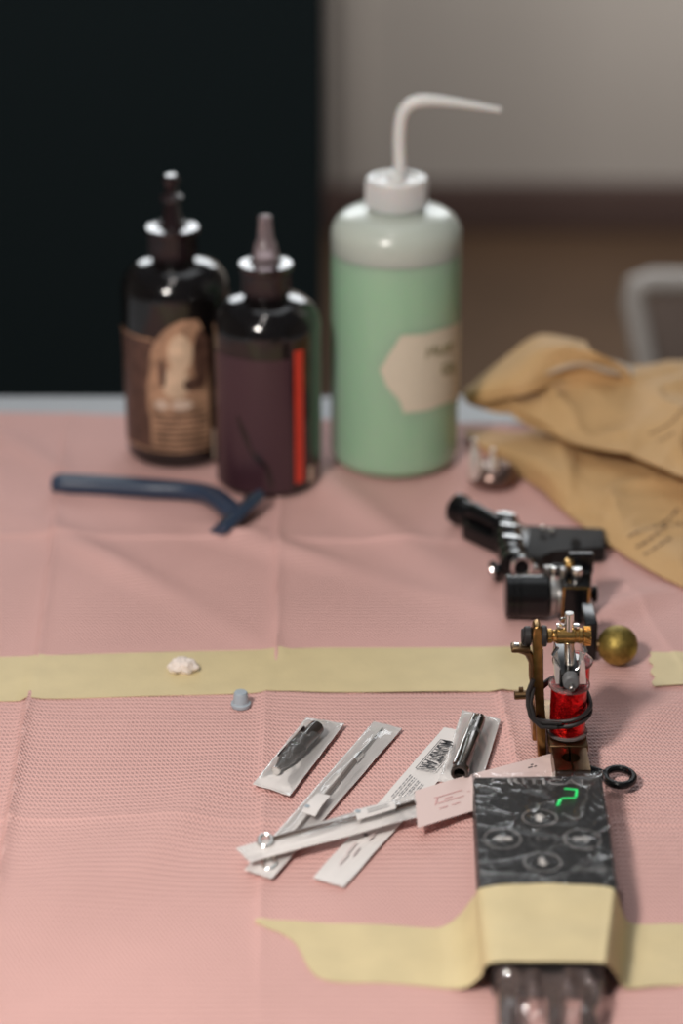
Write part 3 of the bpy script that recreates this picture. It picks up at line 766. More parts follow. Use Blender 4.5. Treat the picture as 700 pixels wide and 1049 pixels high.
mb = MB(T); mb.box((-0.0053, 0.001, zp + 0.0042), (0.003, 0.003, 0.0018), bevel=0.0004).box((0.0020, 0.001, zp + 0.0042), (0.0028, 0.003, 0.0018), bevel=0.0004)
mb.tube([(-0.0038 + 0.0018 * math.cos(t / 10 * 5), 0.0, 0.0690 + 0.0018 * math.sin(t / 10 * 5)) for t in range(11)], 0.0005, 6)
mb.build('small_screws', M['chrome'], post)
# springs: two bright folded strips forming a V over the armature bar
mb = MB(T)
mb.add([(-0.0088, -0.003, 0.0535), (-0.0062, -0.003, 0.0560), (-0.0056, -0.003, 0.0515), (-0.0080, -0.003, 0.0535)], [[0, 1, 2, 3]])
mb.add([(-0.0075, -0.0045, 0.0510), (-0.0045, -0.0055, 0.0475), (-0.0030, -0.006, 0.0410), (-0.0065, -0.005, 0.0405), (-0.0075, 0.003, 0.0515), (-0.0045, 0.003, 0.0480), (-0.0030, 0.003, 0.0410), (-0.0065, 0.003, 0.0405)], [[0, 1, 2, 3], [4, 5, 6, 7], [0, 1, 5, 4], [1, 2, 6, 5], [2, 3, 7, 6], [3, 0, 4, 7]])
mb.add([(0.0042, -0.0045, 0.0530), (0.0060, -0.0045, 0.0505), (0.0070, -0.005, 0.0405), (0.0032, -0.006, 0.0410), (0.0042, 0.003, 0.0530), (0.0060, 0.003, 0.0510), (0.0070, 0.003, 0.0405), (0.0032, 0.003, 0.0410)], [[0, 1, 2, 3], [4, 5, 6, 7], [0, 1, 5, 4], [1, 2, 6, 5], [2, 3, 7, 6], [3, 0, 4, 7]])
mb.build('spring_plates', mat('bright_spring_steel', (0.92, 0.91, 0.90), 0.42, 0.9), m1, smooth=0)
mb = MB(T); mb.tube([(-0.0085, -0.004, 0.0545), (-0.0060, -0.004, 0.0505), (-0.0040, -0.005, 0.0475), (0.0, -0.0055, 0.0465), (0.0030, -0.005, 0.0485), (0.0046, -0.004, 0.0515), (0.0064, -0.004, 0.0560)], 0.0004, 6)
mb.tube([(-0.0085, -0.004, 0.0545), (-0.0060, -0.003, 0.058)], 0.0008, 6).tube([(0.0064, -0.004, 0.0560), (0.0050, -0.003, 0.059)], 0.0008, 6)
mb.build('front_spring', M['steel'], m1)
MB(T).box((-0.001, 0.008, 0.0445), (0.0085, 0.034, 0.0070), bevel=0.0006).build('armature_bar', M['black'], m1)
nip = MB(T).cyl((-0.0008, -0.0150, 0.0462), (-0.0008, -0.009, 0.0462), 0.0036, seg=28, bev=0.0008).build('grommet', M['grey_rubber'], m1)
MB(T).cyl((-0.0008, -0.0178, 0.0448), (-0.0008, -0.0130, 0.0455), 0.0013, seg=16, bev=0.0004).build('armature_pin', M['steel_d'], nip)
# tube vice with hole and slit
mb = MB(T)
Rh = 0.0040; n = 26; yc = -0.0200; w2 = 0.0078; y0, y1 = -0.0305, -0.0095; sl = 0.0006
outer = [(sl, y1), (w2, y1), (w2, y0), (sl, y0)]
def vice_half(sgn):
    a0 = math.asin(sl / Rh)
    arcp = [(sgn * Rh * math.sin(a0 + (math.pi - 2 * a0) * k / n), yc - Rh * math.cos(a0 + (math.pi - 2 * a0) * k / n)) for k in range(n + 1)]
    poly = [(sgn * w2, y0), (sgn * w2, y1), (sgn * sl, y1)] + arcp[::-1] + [(sgn * sl, y0)]
    return poly
for sgn in (1, -1): mb.prism(vice_half(sgn), 0.0005, 0.0118)
mb.build('tube_vice', M['bronze'], m1, smooth=30)
th = MB(T); th.cyl((0.0078, -0.0215, 0.0060), (0.0150, -0.0235, 0.0050), 0.0026, 0.0022, 20, 0.0004)
ring = [(0.0212 + 0.0062 * math.cos(2 * math.pi * k / 40), -0.0250 + 0.0070 * math.sin(2 * math.pi * k / 40), 0.0048) for k in range(40)]
th.tube(ring, 0.0018, 10, closed=True)
th.build('thumb_screw', M['black'], m1)
# rubber band round coil and frame
def band(zs, r, ph):
    pts = []
    for k in range(60):
        a = 2 * math.pi * k / 60
        x = 0.0100 * math.cos(a); y = 0.0104 * math.sin(a)
        if x < 0: x *= 1.58
        if y > 0: y *= 2.9
        pts.append((x, y, zs + 0.0020 * math.cos(a) + 0.0008 * math.sin(a + ph) + (0.0 if x > -0.006 else 0.0)))
    return pts
bd = thing('rubber_band', 'black rubber band wound round the red coil and brass frame', 'rubber band', m1c)
MB(T).tube(band(0.0230, 0.001, 0.3), 0.0011, 8, closed=True).tube(band(0.0252, 0.001, 1.2), 0.0010, 8, closed=True).build('loop', M['rubber'], bd)
MB(T).tube([(-0.0170, -0.008, 0.0445), (-0.0190, -0.008, 0.038), (-0.0188, -0.009, 0.032), (-0.0175, -0.0105, 0.027), (-0.0130, -0.0125, 0.0232), (-0.006, -0.0120, 0.0225)], 0.0011, 8).tube([(-0.0165, -0.007, 0.0400), (-0.0178, -0.009, 0.033), (-0.0160, -0.011, 0.0265), (-0.012, -0.0122, 0.0250), (-0.004, -0.0118, 0.0245)], 0.0009, 8).build('loop', M['rubber'], bd)

# --- black machine with drum motor and brass ball
b2 = P(552, 641, 0.003); m2c = Vector((b2.x, b2.y + 0.010, TZ + 0.0035))
m2 = thing('tattoo_machine', 'black tattoo machine with fat drum and brass ball knob behind the red one', 'tattoo machine', m2c, group='tattoo machines in a row')
T2 = LM(m2c); R2 = 0.0112
k_ = PY(540, 618, m2c.y).z - m2c.z
x0 = PY(517, 618, m2c.y).x - m2c.x; x1 = PY(562, 618, m2c.y).x - m2c.x; x2 = PY(573, 618, m2c.y).x - m2c.x; x3 = PY(603, 618, m2c.y).x - m2c.x
zc = R2
L = x1 - x0
dr = MB(T2).lathe([(R2 - 0.0022, 0), (R2 - 0.0005, 0.0004), (R2, 0.001), (R2, 0.0032), (R2 - 0.0006, 0.0036), (R2 - 0.0006, 0.0044), (R2, 0.0048), (R2, 0.0066), (R2 - 0.0005, 0.0070), (R2 - 0.0005, 0.0076), (R2, 0.0080), (R2, L - 0.001), (R2 - 0.0008, L)], (x0, 0, zc), (1, 0, 0), 56).build('drum', M['black'], m2)
MB(T2).lathe([(R2 - 0.0035, 0), (R2 - 0.0012, 0.0006), (R2 - 0.0012, 0.0030), (R2 - 0.003, 0.0036), (R2 - 0.0022, x2 - x1)], (x1, 0, zc), (1, 0, 0), 48).build('collar', M['steel_d'], m2)
MB(T2).box(((x2 + x3) / 2, 0.0, zc - 0.0002), (x3 - x2, 0.019, 0.0218), bevel=0.0012).build('block', M['black'], m2)
# brass edge lines on the block
mb = MB(T2); yf = -0.0097; zz0, zz1 = zc - 0.0095, zc + 0.0095
mb.tube([(x2 + 0.001, yf, zz0), (x2 + 0.001, yf, zz1), (x3 - 0.001, yf, zz1), (x3 - 0.001, yf, zz0)], 0.00055, 6)
mb.build('brass_edging', M['brass_b'], m2)
mb = MB(T2); zt = zc + 0.0108
mb.box((x3 - 0.004, 0.008, zt + 0.004), (0.013, 0.004, 0.011), bevel=0.0008).box((x3 - 0.001, 0.004, zt - 0.004), (0.004, 0.010, 0.014), bevel=0.0008)
mb.cyl((x2 - 0.004, 0.004, zt + 0.0035), (x3 - 0.004, 0.004, zt + 0.0035), 0.0017, seg=14).box((x2 + 0.006, 0.004, zt + 0.0012), (0.018, 0.007, 0.003), bevel=0.0008).build('top_bridge', M['black'], m2)
for (xx, yy, hh, rr, mm) in ((x2 - 0.003, 0.003, 0.0055, 0.0020, 'steel'), (x2 + 0.0015, 0.0, 0.0062, 0.0018, 'steel_d'), (x2 + 0.0045, 0.004, 0.0085, 0.0022, 'brass_b'), (x2 + 0.008, -0.001, 0.0068, 0.0026, 'steel'), (x2 - 0.006, 0.005, 0.0045, 0.0019, 'steel_d')):
    MB(T2).lathe([(rr, 0), (rr, hh * 0.55), (rr * 1.25, hh * 0.6), (rr * 1.25, hh * 0.9), (rr * 0.9, hh)], (xx, yy, zt - 0.001), seg=20).build('screw', M[mm], m2)
MB(T2).cyl((x3 - 0.0005, 0, zc + 0.001), (x3 + 0.0018, 0, zc + 0.001), 0.0024, seg=20).cyl((x3 + 0.0015, 0, zc + 0.001), (x3 + 0.0042, 0, zc + 0.001), 0.0046, seg=26, bev=0.0009).build('side_knob', M['black'], m2)
# arm towards the viewer carrying the ball
bc = P(633, 661, 0.0125); bl_ = bc - m2c
MB(T2).box((x3 - 0.0038, 0.974 - m2c.y, 0.0105), (0.0062, 0.022, 0.0205), bevel=0.0008).box((x3 - 0.0038, 0.995 - m2c.y, 0.0045), (0.0058, 0.042, 0.0085), bevel=0.0008).build('arm', M['black'], m2)
kn = MB(T2).sphere(bl_, 0.0099, 44).build('ball_knob', M['brass_ball'], m2, smooth=80)
kn['label'] = 'tarnished brass ball knob'
MB(T2).cyl((x3 - 0.001, bl_.y, bl_.z), (bl_.x - 0.009, bl_.y, bl_.z), 0.0028, 0.0034, 20).build('stem', M['bronze'], kn)

# --- farthest black machine, lying on its side
b3 = P(545, 565, 0.003); m3c = Vector((b3.x, b3.y, TZ + 0.0035))
m3 = thing('tattoo_machine', 'black tattoo machine lying on its side, farthest, pointing at the brown bag', 'tattoo machine', m3c, group='tattoo machines in a row')
def Q(px, py, z): return P(px, py, z)
def plate(pts, z0, z1, name, m, bevel=0.0012):
    poly = [P(x, y, (z0 + z1) / 2) for x, y in pts]
    mb = MB(); mb.prism([(p.x, p.y) for p in poly], TZ + z0, TZ + z1, bevel=bevel); return mb.build(name, m, m3)
plate([(540, 545), (619, 548), (620, 568), (565, 571), (556, 578), (538, 576)], 0.0035, 0.0120, 'long_arm', M['black_m'])
plate([(470, 522), (505, 530), (545, 548), (540, 572), (508, 560), (474, 545)], 0.0035, 0.0120, 'frame', M['black'])
mb = MB(); a = Q(466, 520, 0.012); b = Q(486, 528, 0.012); d = (b - a)
mb.lathe([(0.0072, 0), (0.0086, 0.0012), (0.0086, 0.0050), (0.0070, 0.0062), (0.0060, d.length)], a, d, 32).build('round_knob', M['black'], m3)
mb = MB(); a = Q(484, 523, 0.016); b = Q(512, 538, 0.016); mb.cyl(a, b, 0.0052, 0.0042, 24, 0.0008); mb.build('sleeve', M['black'], m3)
a = Q(517, 536, 0.012); b = Q(528, 582, 0.012); d = b - a; Ld = d.length
prof = [(0.0068, 0)]
k = 6
for i in range(k):
    s0 = Ld * i / k; s1 = Ld * (i + 1) / k
    prof += [(0.0078, s0 + 0.0006), (0.0078, s1 - 0.0028), (0.0060, s1 - 0.0022), (0.0060, s1 - 0.0004)]
prof.append((0.0068, Ld))
MB().lathe(prof, a, d, 36).build('ribbed_coil', M['black'], m3)
mb = MB()
for i in range(3):
    f = 0.12 + i * 0.26; p = a.lerp(b, f) + Vector((0.0, 0, 0.0083))
    mb.cyl(p + Vector((-0.0045, 0.0012, 0)), p + Vector((0.0045, -0.0015, 0)), 0.0010, seg=10)
mb.build('steel_strips', M['chrome'], m3)
c_ = Q(535, 580, 0.014)
MB().tube([c_ + Vector((0.0048 * math.cos(t * math.pi / 16), 0, 0.0052 * math.sin(t * math.pi / 16))) for t in range(32)], 0.0014, 8, closed=True).build('chrome_ring', M['chrome'], m3)
MB().cyl(c_ + Vector((0, 0.001, 0)), c_ + Vector((0, 0.008, 0)), 0.0044, seg=24).build('ring_core', M['black'], m3)
c_ = Q(503, 586, 0.008)
MB().lathe([(0.0030, 0), (0.0052, 0.0008), (0.0052, 0.0034), (0.0030, 0.0042), (0.0024, 0.0100)], c_, (1, 0.25, 0.25), 24).build('thumb_knob', M['black'], m3)
MB().lathe([(0.0022, 0), (0.0022, 0.004), (0.001, 0.0045)], c_ + Vector((0.001, -0.003, 0.002)), (0, -1, 0.4), 16).build('screw', M['chrome'], m3)
for (x, y, z, r_) in ((556, 541, 0.0145, 0.0018), (548, 583, 0.008, 0.0026), (566, 543, 0.0135, 0.0014)): MB().sphere(Q(x, y, z), r_, 16).build('screw', M['steel'], m3)
MB().cyl(Q(590, 556, 0.0118), Q(590, 556, 0.0128), 0.0026, seg=20, bev=0.0003).build('round_recess', M['black_m'], m3)

# ------------------------------------------------------------------ sterile pouches
def pouch(name, corners, z, label, dome=0.0, papermat='paper', nu=50, nv=16, film_=True, ripple=0.0004, seed=0.0, back=True):
    """corners: far-left, far-right, near-right, near-left in the photo; z above the table"""
    A, B, D, E = [P(c[0], c[1], z) for c in corners]
    def mid(u, v): return E.lerp(A, u).lerp(D.lerp(B, u), v)
    def wav(u, v): return ripple * noise.noise(Vector((u * 7 + seed, v * 3, seed)))
    def low(u, v):
        p = mid(u, v); p = p.copy(); p.z += wav(u, v); return p
    def up(u, v):
        p = low(u, v); e = max(0, math.sin(math.pi * min(1, max(0, (u - 0.05) / 0.90)))) ** 0.5 * max(0, math.sin(math.pi * min(1, max(0, (v - 0.10) / 0.80)))) ** 0.7
        p.z += 0.0004 + dome * e * (1 + 0.25 * noise.noise(Vector((u * 12 + seed, v * 6, 2)))); return p
    t = thing(name, label, 'pouch', (A + B + D + E) / 4)
    bk = MB().shell(low, nu, nv, 0.0002).build('paper_backing', M[papermat], t, smooth=60)
    fm = None
    if film_: fm = MB().grid(up, nu, nv).build('clear_film', M['film'], t, smooth=80)
    return t, bk, fm, mid
# a: short pouch with dark tip
ta, bka, _, fa = pouch('sterile_pouch', [(314, 735), (353, 741), (297, 815), (259, 803)], 0.0060, 'short clear pouch holding a dark pointed tip, leftmost of the pouches', dome=0.0085, seed=1)
a0 = P(326, 744, 0.0105); a1 = P(283, 789, 0.0085); d = a1 - a0; Lq = d.length
smoke = mat('smoky_black_plastic', (0.035, 0.028, 0.024), 0.2, Coat_Weight=0.5)
tt = thing('needle_tip', 'smoky black pointed tube tip inside the short leftmost pouch', 'tube tip', a0)
MB().lathe([(0.0026, 0), (0.0036, 0.0012), (0.0038, 0.004), (0.0039, Lq * 0.45), (0.0042, Lq * 0.47), (0.0042, Lq * 0.50), (0.0037, Lq * 0.52), (0.0036, Lq * 0.72), (0.0038, Lq * 0.74), (0.0027, Lq * 0.86), (0.0018, Lq * 0.93), (0.0017, Lq)], a0, d, 32).build('barrel', smoke, tt)
MB().lathe([(0.0014, 0), (0.0021, 0.0002), (0.0021, 0.0012), (0.0014, 0.0014)], a0 + d * 0.985, d, 20).build('opening', M['steel'], tt)
MB().cyl(a0 + d * 0.15 + Vector((-0.0035, 0, 0.0030)), a0 + d * 0.80 + Vector((-0.0028, 0, 0.0028)), 0.0006, seg=8).build('ridge', M['smoke_cap'], tt)

# needles with loop ends
def needle(loop_c, pts, thick_from, label, z=0.006):
    Lc = P(*loop_c, z); t = thing('tattoo_needle', label, 'needle', Lc)
    P0 = P(*pts[0], z)
    dr_ = (P0 - Lc).normalized(); R = 0.0027
    lp = [Lc + Vector((R * math.cos(2 * math.pi * k / 32), R * 1.25 * math.sin(2 * math.pi * k / 32), 0.0008 * math.sin(2 * math.pi * k / 32))) for k in range(32)]
    MB().tube(lp, 0.00095, 10, closed=True).build('eye_loop', M['steel'], t)
    allp = [Lc + dr_ * 0.0033] + [P(*p, z) for p in pts]
    MB().tube(allp, 0.00088, 10).build('shaft', M['brown_steel'], t)
    return t
tb_, bkb, _, fb = pouch('sterile_pouch', [(383, 739), (412, 746), (279, 900), (250, 891)], 0.0052, 'long narrow clear pouch with a thin needle, running under the crossing pouch', dome=0.0030, seed=2, nu=70)
nd = needle((276, 884), [(318, 834), (330, 819), (366, 776)], 0, 'steel needle lying in the long clear pouch farther left', 0.0058)
MB().tube([P(330, 820, 0.0062), P(350, 796, 0.0062), P(367, 775, 0.0062)], 0.0011, 10).build('sheath', M['brown_steel'], nd)
MB().tube([P(363, 780, 0.0064), P(370, 772, 0.0064)], 0.0016, 12).build('solder', M['chrome'], nd)
MB().tube([P(367, 775, 0.0064), P(380, 760, 0.0064), P(392, 746, 0.0062)], [0.0008, 0.0006, 0.0003], 10).build('needle_point', M['steel_d'], nd)
def tagcard(parent, cs, z, name='sterile_label', dot=None, lines=3):
    A, B, D, E = [P(c[0], c[1], z) for c in cs]
    f = lambda u, v: E.lerp(D, u).lerp(A.lerp(B, u), v) + Vector((0, 0, 0.0009 * math.sin(math.pi * v)))
    card = MB().shell(f, 12, 8, 0.0003).build(name, M['paper'], parent)
    mb = MB()
    for k in range(lines):
        v = 0.25 + 0.22 * k
        mb.add([f(0.30, v) + Vector((0, 0, 0.0002)), f(0.85, v) + Vector((0, 0, 0.0002)), f(0.85, v + 0.06) + Vector((0, 0, 0.0002)), f(0.30, v + 0.06) + Vector((0, 0, 0.0002))], [[0, 1, 2, 3]])
    mb.build('fine_print', M['ink_grey'], card, smooth=0, recalc=False) if lines else None
    if dot is not None:
        c = f(*dot) + Vector((0, 0, 0.0003)); MB().lathe([(0.0001, 0), (0.0012, 0.0), (0.0012, 0.0001), (0.0001, 0.0001)], c, seg=16).build('grey_dot', M['cap_blue'], card)
tagcard(tb_, [(326, 812), (339, 815), (323, 836), (309, 831)], 0.0088, dot=(0.15, 0.22), lines=0)

# d: paper side up, printed
td, bkd, _, fd = pouch('sterile_pouch', [(455, 745), (492, 752), (352, 909), (321, 899)], 0.0045, 'long white paper pouch printed with a boxed word, slanting under the others', dome=0.0, film_=False, seed=4, ripple=0.0006)
def on_d(u, v, lift=0.0014): return fd(u, v) + Vector((0, 0, lift))
# u runs near->far, v left->right ; word starts at the far end and runs towards the viewer, tops to the right
def d_frame(u0, v0, u1, v1):
    o = on_d(u1, v0); return o, (on_d(u0, v0) - on_d(u1, v0)), (on_d(u1, v1) - on_d(u1, v0))
o_, ex, ey = d_frame(0.70, 0.22, 0.905, 0.74)
text_mesh('MUNSTAR', M['ink'], bkd, o_ + ex * 0.01 + ey * 0.12, ex, ey, ey.length * 0.76, ex.length * 0.97, name='printed_word', bold=0.022)
mb = MB()
def thinline(a, b, wv):
    mb.add([a, b, b + wv, a + wv], [[0, 1, 2, 3]])
ew = ey.normalized() * 0.00035; ewx = ex.normalized() * 0.00035
thinline(o_, o_ + ex, ew); thinline(o_ + ey, o_ + ex + ey, ew); thinline(o_ + ex, o_ + ex + ey, ewx); thinline(o_, o_ + ey, ewx)
mb.build('printed_frame', M['ink'], bkd, smooth=0, recalc=False)
mb = MB(); rnd = random.Random(5)
for k in range(4):
    v = 0.24 + 0.155 * k; u = 0.655 - 0.012 * k
    while u > 0.525:
        l = 0.008 + rnd.random() * 0.016
        mb.add([on_d(u, v), on_d(u - l, v), on_d(u - l, v + 0.035), on_d(u, v + 0.035)], [[0, 1, 2, 3]]); u -= l + 0.005
mb.build('fine_print', M['ink_grey'], bkd, smooth=0, recalc=False)
mb = MB()
c = on_d(0.27, 0.45); mb.lathe([(0.0001, 0), (0.0009, 0.0), (0.0009, 0.0001), (0.0001, 0.0001)], c, seg=14)
mb.build('ink_dot', M['ink'], bkd)
mb = MB()
for (u, v, l) in ((0.33, 0.30, 0.06), (0.30, 0.60, 0.05), (0.22, 0.35, 0.07), (0.20, 0.55, 0.05), (0.15, 0.4, 0.06), (0.36, 0.5, 0.05)):
    mb.add([on_d(u, v), on_d(u - l, v), on_d(u - l, v + 0.05), on_d(u, v + 0.05)], [[0, 1, 2, 3]])
mb.build('faded_print', mat('very_faded_print', (0.66, 0.55, 0.54), 0.65), bkd, smooth=0, recalc=False)

# e: pouch with metal tube
te, bke, _, fe = pouch('sterile_pouch', [(474, 727), (513, 737), (492, 806), (449, 800)], 0.0062, 'short clear pouch holding a dark steel tube, beside the black box', dome=0.0092, seed=6)
e0 = P(492, 735, 0.0125); e1 = P(471, 792, 0.0120); d = e1 - e0; Lq = d.length
tu = thing('grip_tube', 'dark steel tube with open round end inside the short pouch beside black box', 'tube', e0)
MB().lathe([(0.0020, 0), (0.0026, 0.0006), (0.0029, 0.004), (0.0030, Lq * 0.30), (0.0034, Lq * 0.34), (0.0036, Lq * 0.97), (0.0038, Lq * 0.975), (0.0038, Lq), (0.0026, Lq), (0.0024, Lq - 0.006), (0.0002, Lq - 0.006)], e0, d, 36, cap=False).build('barrel', mat('gunmetal', (0.13, 0.12, 0.115), 0.22, 1.0), tu, smooth=40)
MB().lathe([(0.0030, 0), (0.0041, 0.0003), (0.0041, 0.0030), (0.0034, 0.0034), (0.0026, 0.0032), (0.0024, 0.0)], e0 + d * 0.94, d, 32, cap=False).build('end_ring', smoke, tu)
side = Vector((-0.0030, 0.0, 0.0026))
MB().cyl(e0 + d * 0.02 + side * 0.8, e0 + d * 0.92 + side, 0.0010, seg=12).build('steel_rod', M['steel'], tu)

# c: crossing pouch on top, film to paper flap
tc_, bkc, _, fc = pouch('sterile_pouch', [(242, 869), (427, 812), (432, 836), (256, 883)], 0.0092, 'clear pouch lying across the others, needle loop at its left end', dome=0.0020, seed=9, nu=16, nv=70)
# the far paper flap, same pouch, running under the control box
A, B, D, E = P(425, 812, 0.0098), P(566, 770, 0.0090), P(568, 806, 0.0055), P(428, 850, 0.0085)
fl = lambda u, v: E.lerp(D, u).lerp(A.lerp(B, u), v) + Vector((0, 0, 0.0010 * math.sin(3 * u + 1)))
def flz(u, v):
    p = fl(u, v)
    if 0.30 < u: p = p.copy()
    return p
flap = MB().shell(flz, 50, 12, 0.0002).build('paper_flap', M['paper_pink'], tc_); flap['label'] = 'pinkish paper flap'
mb = MB()
for (u0, v0, u1, v1) in ((0.13, 0.62, 0.33, 0.62), (0.13, 0.45, 0.15, 0.62), (0.15, 0.45, 0.34, 0.45), (0.16, 0.30, 0.22, 0.30), (0.25, 0.30, 0.31, 0.30), (0.20, 0.52, 0.26, 0.52), (0.36, 0.55, 0.38, 0.55)):
    a = flz(u0, v0) + Vector((0, 0, 0.0003)); b = flz(u1, v1) + Vector((0, 0, 0.0003)); wv = Vector((0, 0.0006, 0)) if abs(u1 - u0) > 0.03 else Vector((0.0006, 0, 0))
    mb.add([a, b, b + wv, a + wv], [[0, 1, 2, 3]])
mb.build('red_print', M['ink_red'], flap, smooth=0, recalc=False)
mb = MB()
for (u0, v0, l) in ((0.815, 0.74, 0.035), (0.835, 0.80, 0.02), (0.86, 0.73, 0.02)):
    a = flz(u0, v0) + Vector((0, 0, 0.0003)); b = flz(u0 + l, v0) + Vector((0, 0, 0.0003)); wv = Vector((0, 0.0007, 0))
    mb.add([a, b, b + wv, a + wv], [[0, 1, 2, 3]])
mb.build('dark_print_or_reflection', M['ink'], flap, smooth=0, recalc=False)
nc = needle((272, 861), [(300, 853), (425, 823)], 0, 'steel needle with loop end in the pouch lying across the others', 0.0108)
MB().tube([P(405, 828, 0.0112), P(424, 822, 0.0112)], 0.0012, 10).build('sheath', M['brown_steel'], nc)
tagcard(tc_, [(362, 830), (402, 820), (406, 828), (366, 840)], 0.0128, dot=(0.08, 0.6), lines=2)

# ------------------------------------------------------------------ control box under cling film
zt = 0.0215
cs = [(485, 795), (617, 793), (632, 911), (619, 984), (506, 984), (491, 910)]
pl = [P(x, y, zt) for x, y in cs]
pc_ = sum(pl, Vector()) / len(pl); pc_.z = TZ + 0.004
ps = thing('power_supply', 'black flat control box under cling film with green digit and arrow buttons', 'control box', pc_)
MB().prism([(p.x, p.y) for p in pl][::-1], TZ + 0.0036, TZ + zt, bevel=0.0018).build('case', M['psu'], ps, smooth=45)
mb = MB()
A, B, D, E = P(487, 798, zt), P(615, 796, zt), P(630, 908, zt), P(494, 908, zt)
def face(px, py, lift=0.0004):
    p = P(px, py, zt); p.z += lift; return p
# green digit: seven segment strokes, slanted
def seg(mb, pts, wd, lift=0.0006):
    for (a, b) in zip(pts, pts[1:]):
        A_ = face(*a, lift); B_ = face(*b, lift); d = (B_ - A_).normalized(); s = Vector((-d.y, d.x, 0)) * wd / 2; e = d * wd * 0.3
        mb.add([A_ - e - s, B_ + e - s, B_ + e + s, A_ - e + s], [[0, 1, 2, 3]])
mb = MB(); seg(mb, [(579, 809), (591, 810)], 0.0011); seg(mb, [(591, 811), (590, 817)], 0.0011); seg(mb, [(589, 818.5), (576, 819)], 0.0011); seg(mb, [(574.5, 820), (571.5, 826)], 0.0013)
mb.build('digit', M['led'], ps, smooth=0, recalc=False)['label'] = 'glowing green digit 2'
text_mesh('CRITICAL', M['deca'], ps, face(503, 803.5, 0.0004), face(606, 806) - face(503, 803.5), Vector((0, 1, 0)), 0.0048, (face(608, 806) - face(503, 803.5)).length * 0.98, name='brand_lettering', bold=0.01)
def ellipse_ring(px, py, rx, ry, wd, m, name):
    mb = MB(); c = face(px, py, 0.0005); n = 40; vs = []; fs = []
    for k in range(n):
        a = 2 * math.pi * k / n
        vs.append(c + Vector((rx * math.cos(a), ry * math.sin(a), 0))); vs.append(c + Vector(((rx - wd) * math.cos(a), (ry - wd) * math.sin(a), 0)))
    for k in range(n): fs.append([2 * k, 2 * k + 1, 2 * ((k + 1) % n) + 1, 2 * ((k + 1) % n)])
    return mb.add(vs, fs).build(name, m, ps, smooth=0, recalc=False)
def arrow(px, py, dx, dy, L, wd, parent, m=None):
    c = face(px, py, 0.0006); d = Vector((dx, dy, 0)).normalized(); s = Vector((-d.y, d.x, 0))
    pts = [c - d * L * 0.5 - s * wd * 0.5, c + d * L * 0.1 - s * wd * 0.5, c + d * L * 0.1 - s * wd, c + d * L * 0.5, c + d * L * 0.1 + s * wd, c + d * L * 0.1 + s * wd * 0.5, c - d * L * 0.5 + s * wd * 0.5]
    MB().add(pts, [list(range(7))]).build('arrow', m or M['deca'], parent, smooth=0, recalc=False)
bright = mat('white_print', (0.72, 0.69, 0.66), 0.5)
b = ellipse_ring(597, 860.5, 0.0078, 0.0078, 0.0007, M['deca'], 'button'); arrow(597, 860.5, 1, 0, 0.0078, 0.0030, b, bright)
b = ellipse_ring(515, 860, 0.0078, 0.0078, 0.0007, M['deca'], 'button'); arrow(515, 860, -1, 0, 0.0078, 0.0030, b, bright)
b = ellipse_ring(556, 861, 0.0060, 0.0075, 0.0008, M['decd'], 'button')
text_mesh('CX', M['deca'], b, face(550, 862.5, 0.0005), Vector((1, 0, 0)), Vector((0, 1, 0)), 0.0030, 0.0050)
b = ellipse_ring(553, 838.5, 0.0075, 0.0066, 0.0008, M['deca'], 'button'); arrow(553, 838.5, 0.2, 1, 0.0065, 0.0026, b, bright)
b = ellipse_ring(556, 884, 0.0078, 0.0070, 0.0007, M['deca'], 'button'); arrow(556, 884, 0.1, -1, 0.0062, 0.0026, b, bright)
text_mesh('FOOT', M['decd'], ps, face(502, 899, 0.0004), Vector((1, 0, 0)), Vector((0, 1, 0)), 0.0030, 0.0095)
text_mesh('POWER', M['deca'], ps, face(590, 894, 0.0004), Vector((1, 0, 0)), Vector((0, 1, 0)), 0.0028, 0.0125)
# cling film, wrinkled
fr = [[P(483, 792, 0.004), P(484, 793.5, zt), P(550, 793, zt + 0.0004), P(617, 791.5, zt), P(621, 792, 0.004)],
      [P(487, 850, 0.004), P(488, 850, zt), P(556, 850, zt + 0.0004), P(626, 850, zt), P(630, 850, 0.004)],
      [P(490, 915, 0.004), P(491, 915, zt), P(560, 915, zt + 0.0004), P(634, 915, zt), P(638, 915, 0.004)]]
def wrapf(u, v):
    if u < 0.06: k = u / 0.06; a = 0; 
    uu = u
    rows = []
    for r_ in fr:
        if uu < 0.08: rows.append(r_[0].lerp(r_[1], uu / 0.08))
        elif uu > 0.92: rows.append(r_[3].lerp(r_[4], (uu - 0.92) / 0.08))
        else:
            t = (uu - 0.08) / 0.84; rows.append(r_[1].lerp(r_[3], t))
    p = rows[0].lerp(rows[1], v * 2) if v < 0.5 else rows[1].lerp(rows[2], v * 2 - 1)
    p = p.copy(); q = Vector((p.x * 60 + p.y * 110, p.x * 190, 4))
    f = abs(noise.noise(q)) ; g_ = abs(noise.noise(Vector((p.x * 160, p.y * 160 + 5, 1))))
    e = min(1, min(u, 1 - u) * 12)
    f2 = abs(noise.noise(Vector((p.x * 45 + p.y * 30, p.y * 60 - p.x * 25, 11)))); p.z += 0.0008 + 0.0008 * max(0, 1 - 9 * f2) ** 1.5 * e + 0.0002 * max(0, 1 - 7 * f) ** 1.5 * e + 0.0003 * noise.noise(Vector((p.x * 28, p.y * 34, 2))) ** 2 * e
    return p
MB().grid(wrapf, 130, 110).build('cling_wrap', M['wrap'], ps, smooth=80)['label'] = 'wrinkled clear film over the face'

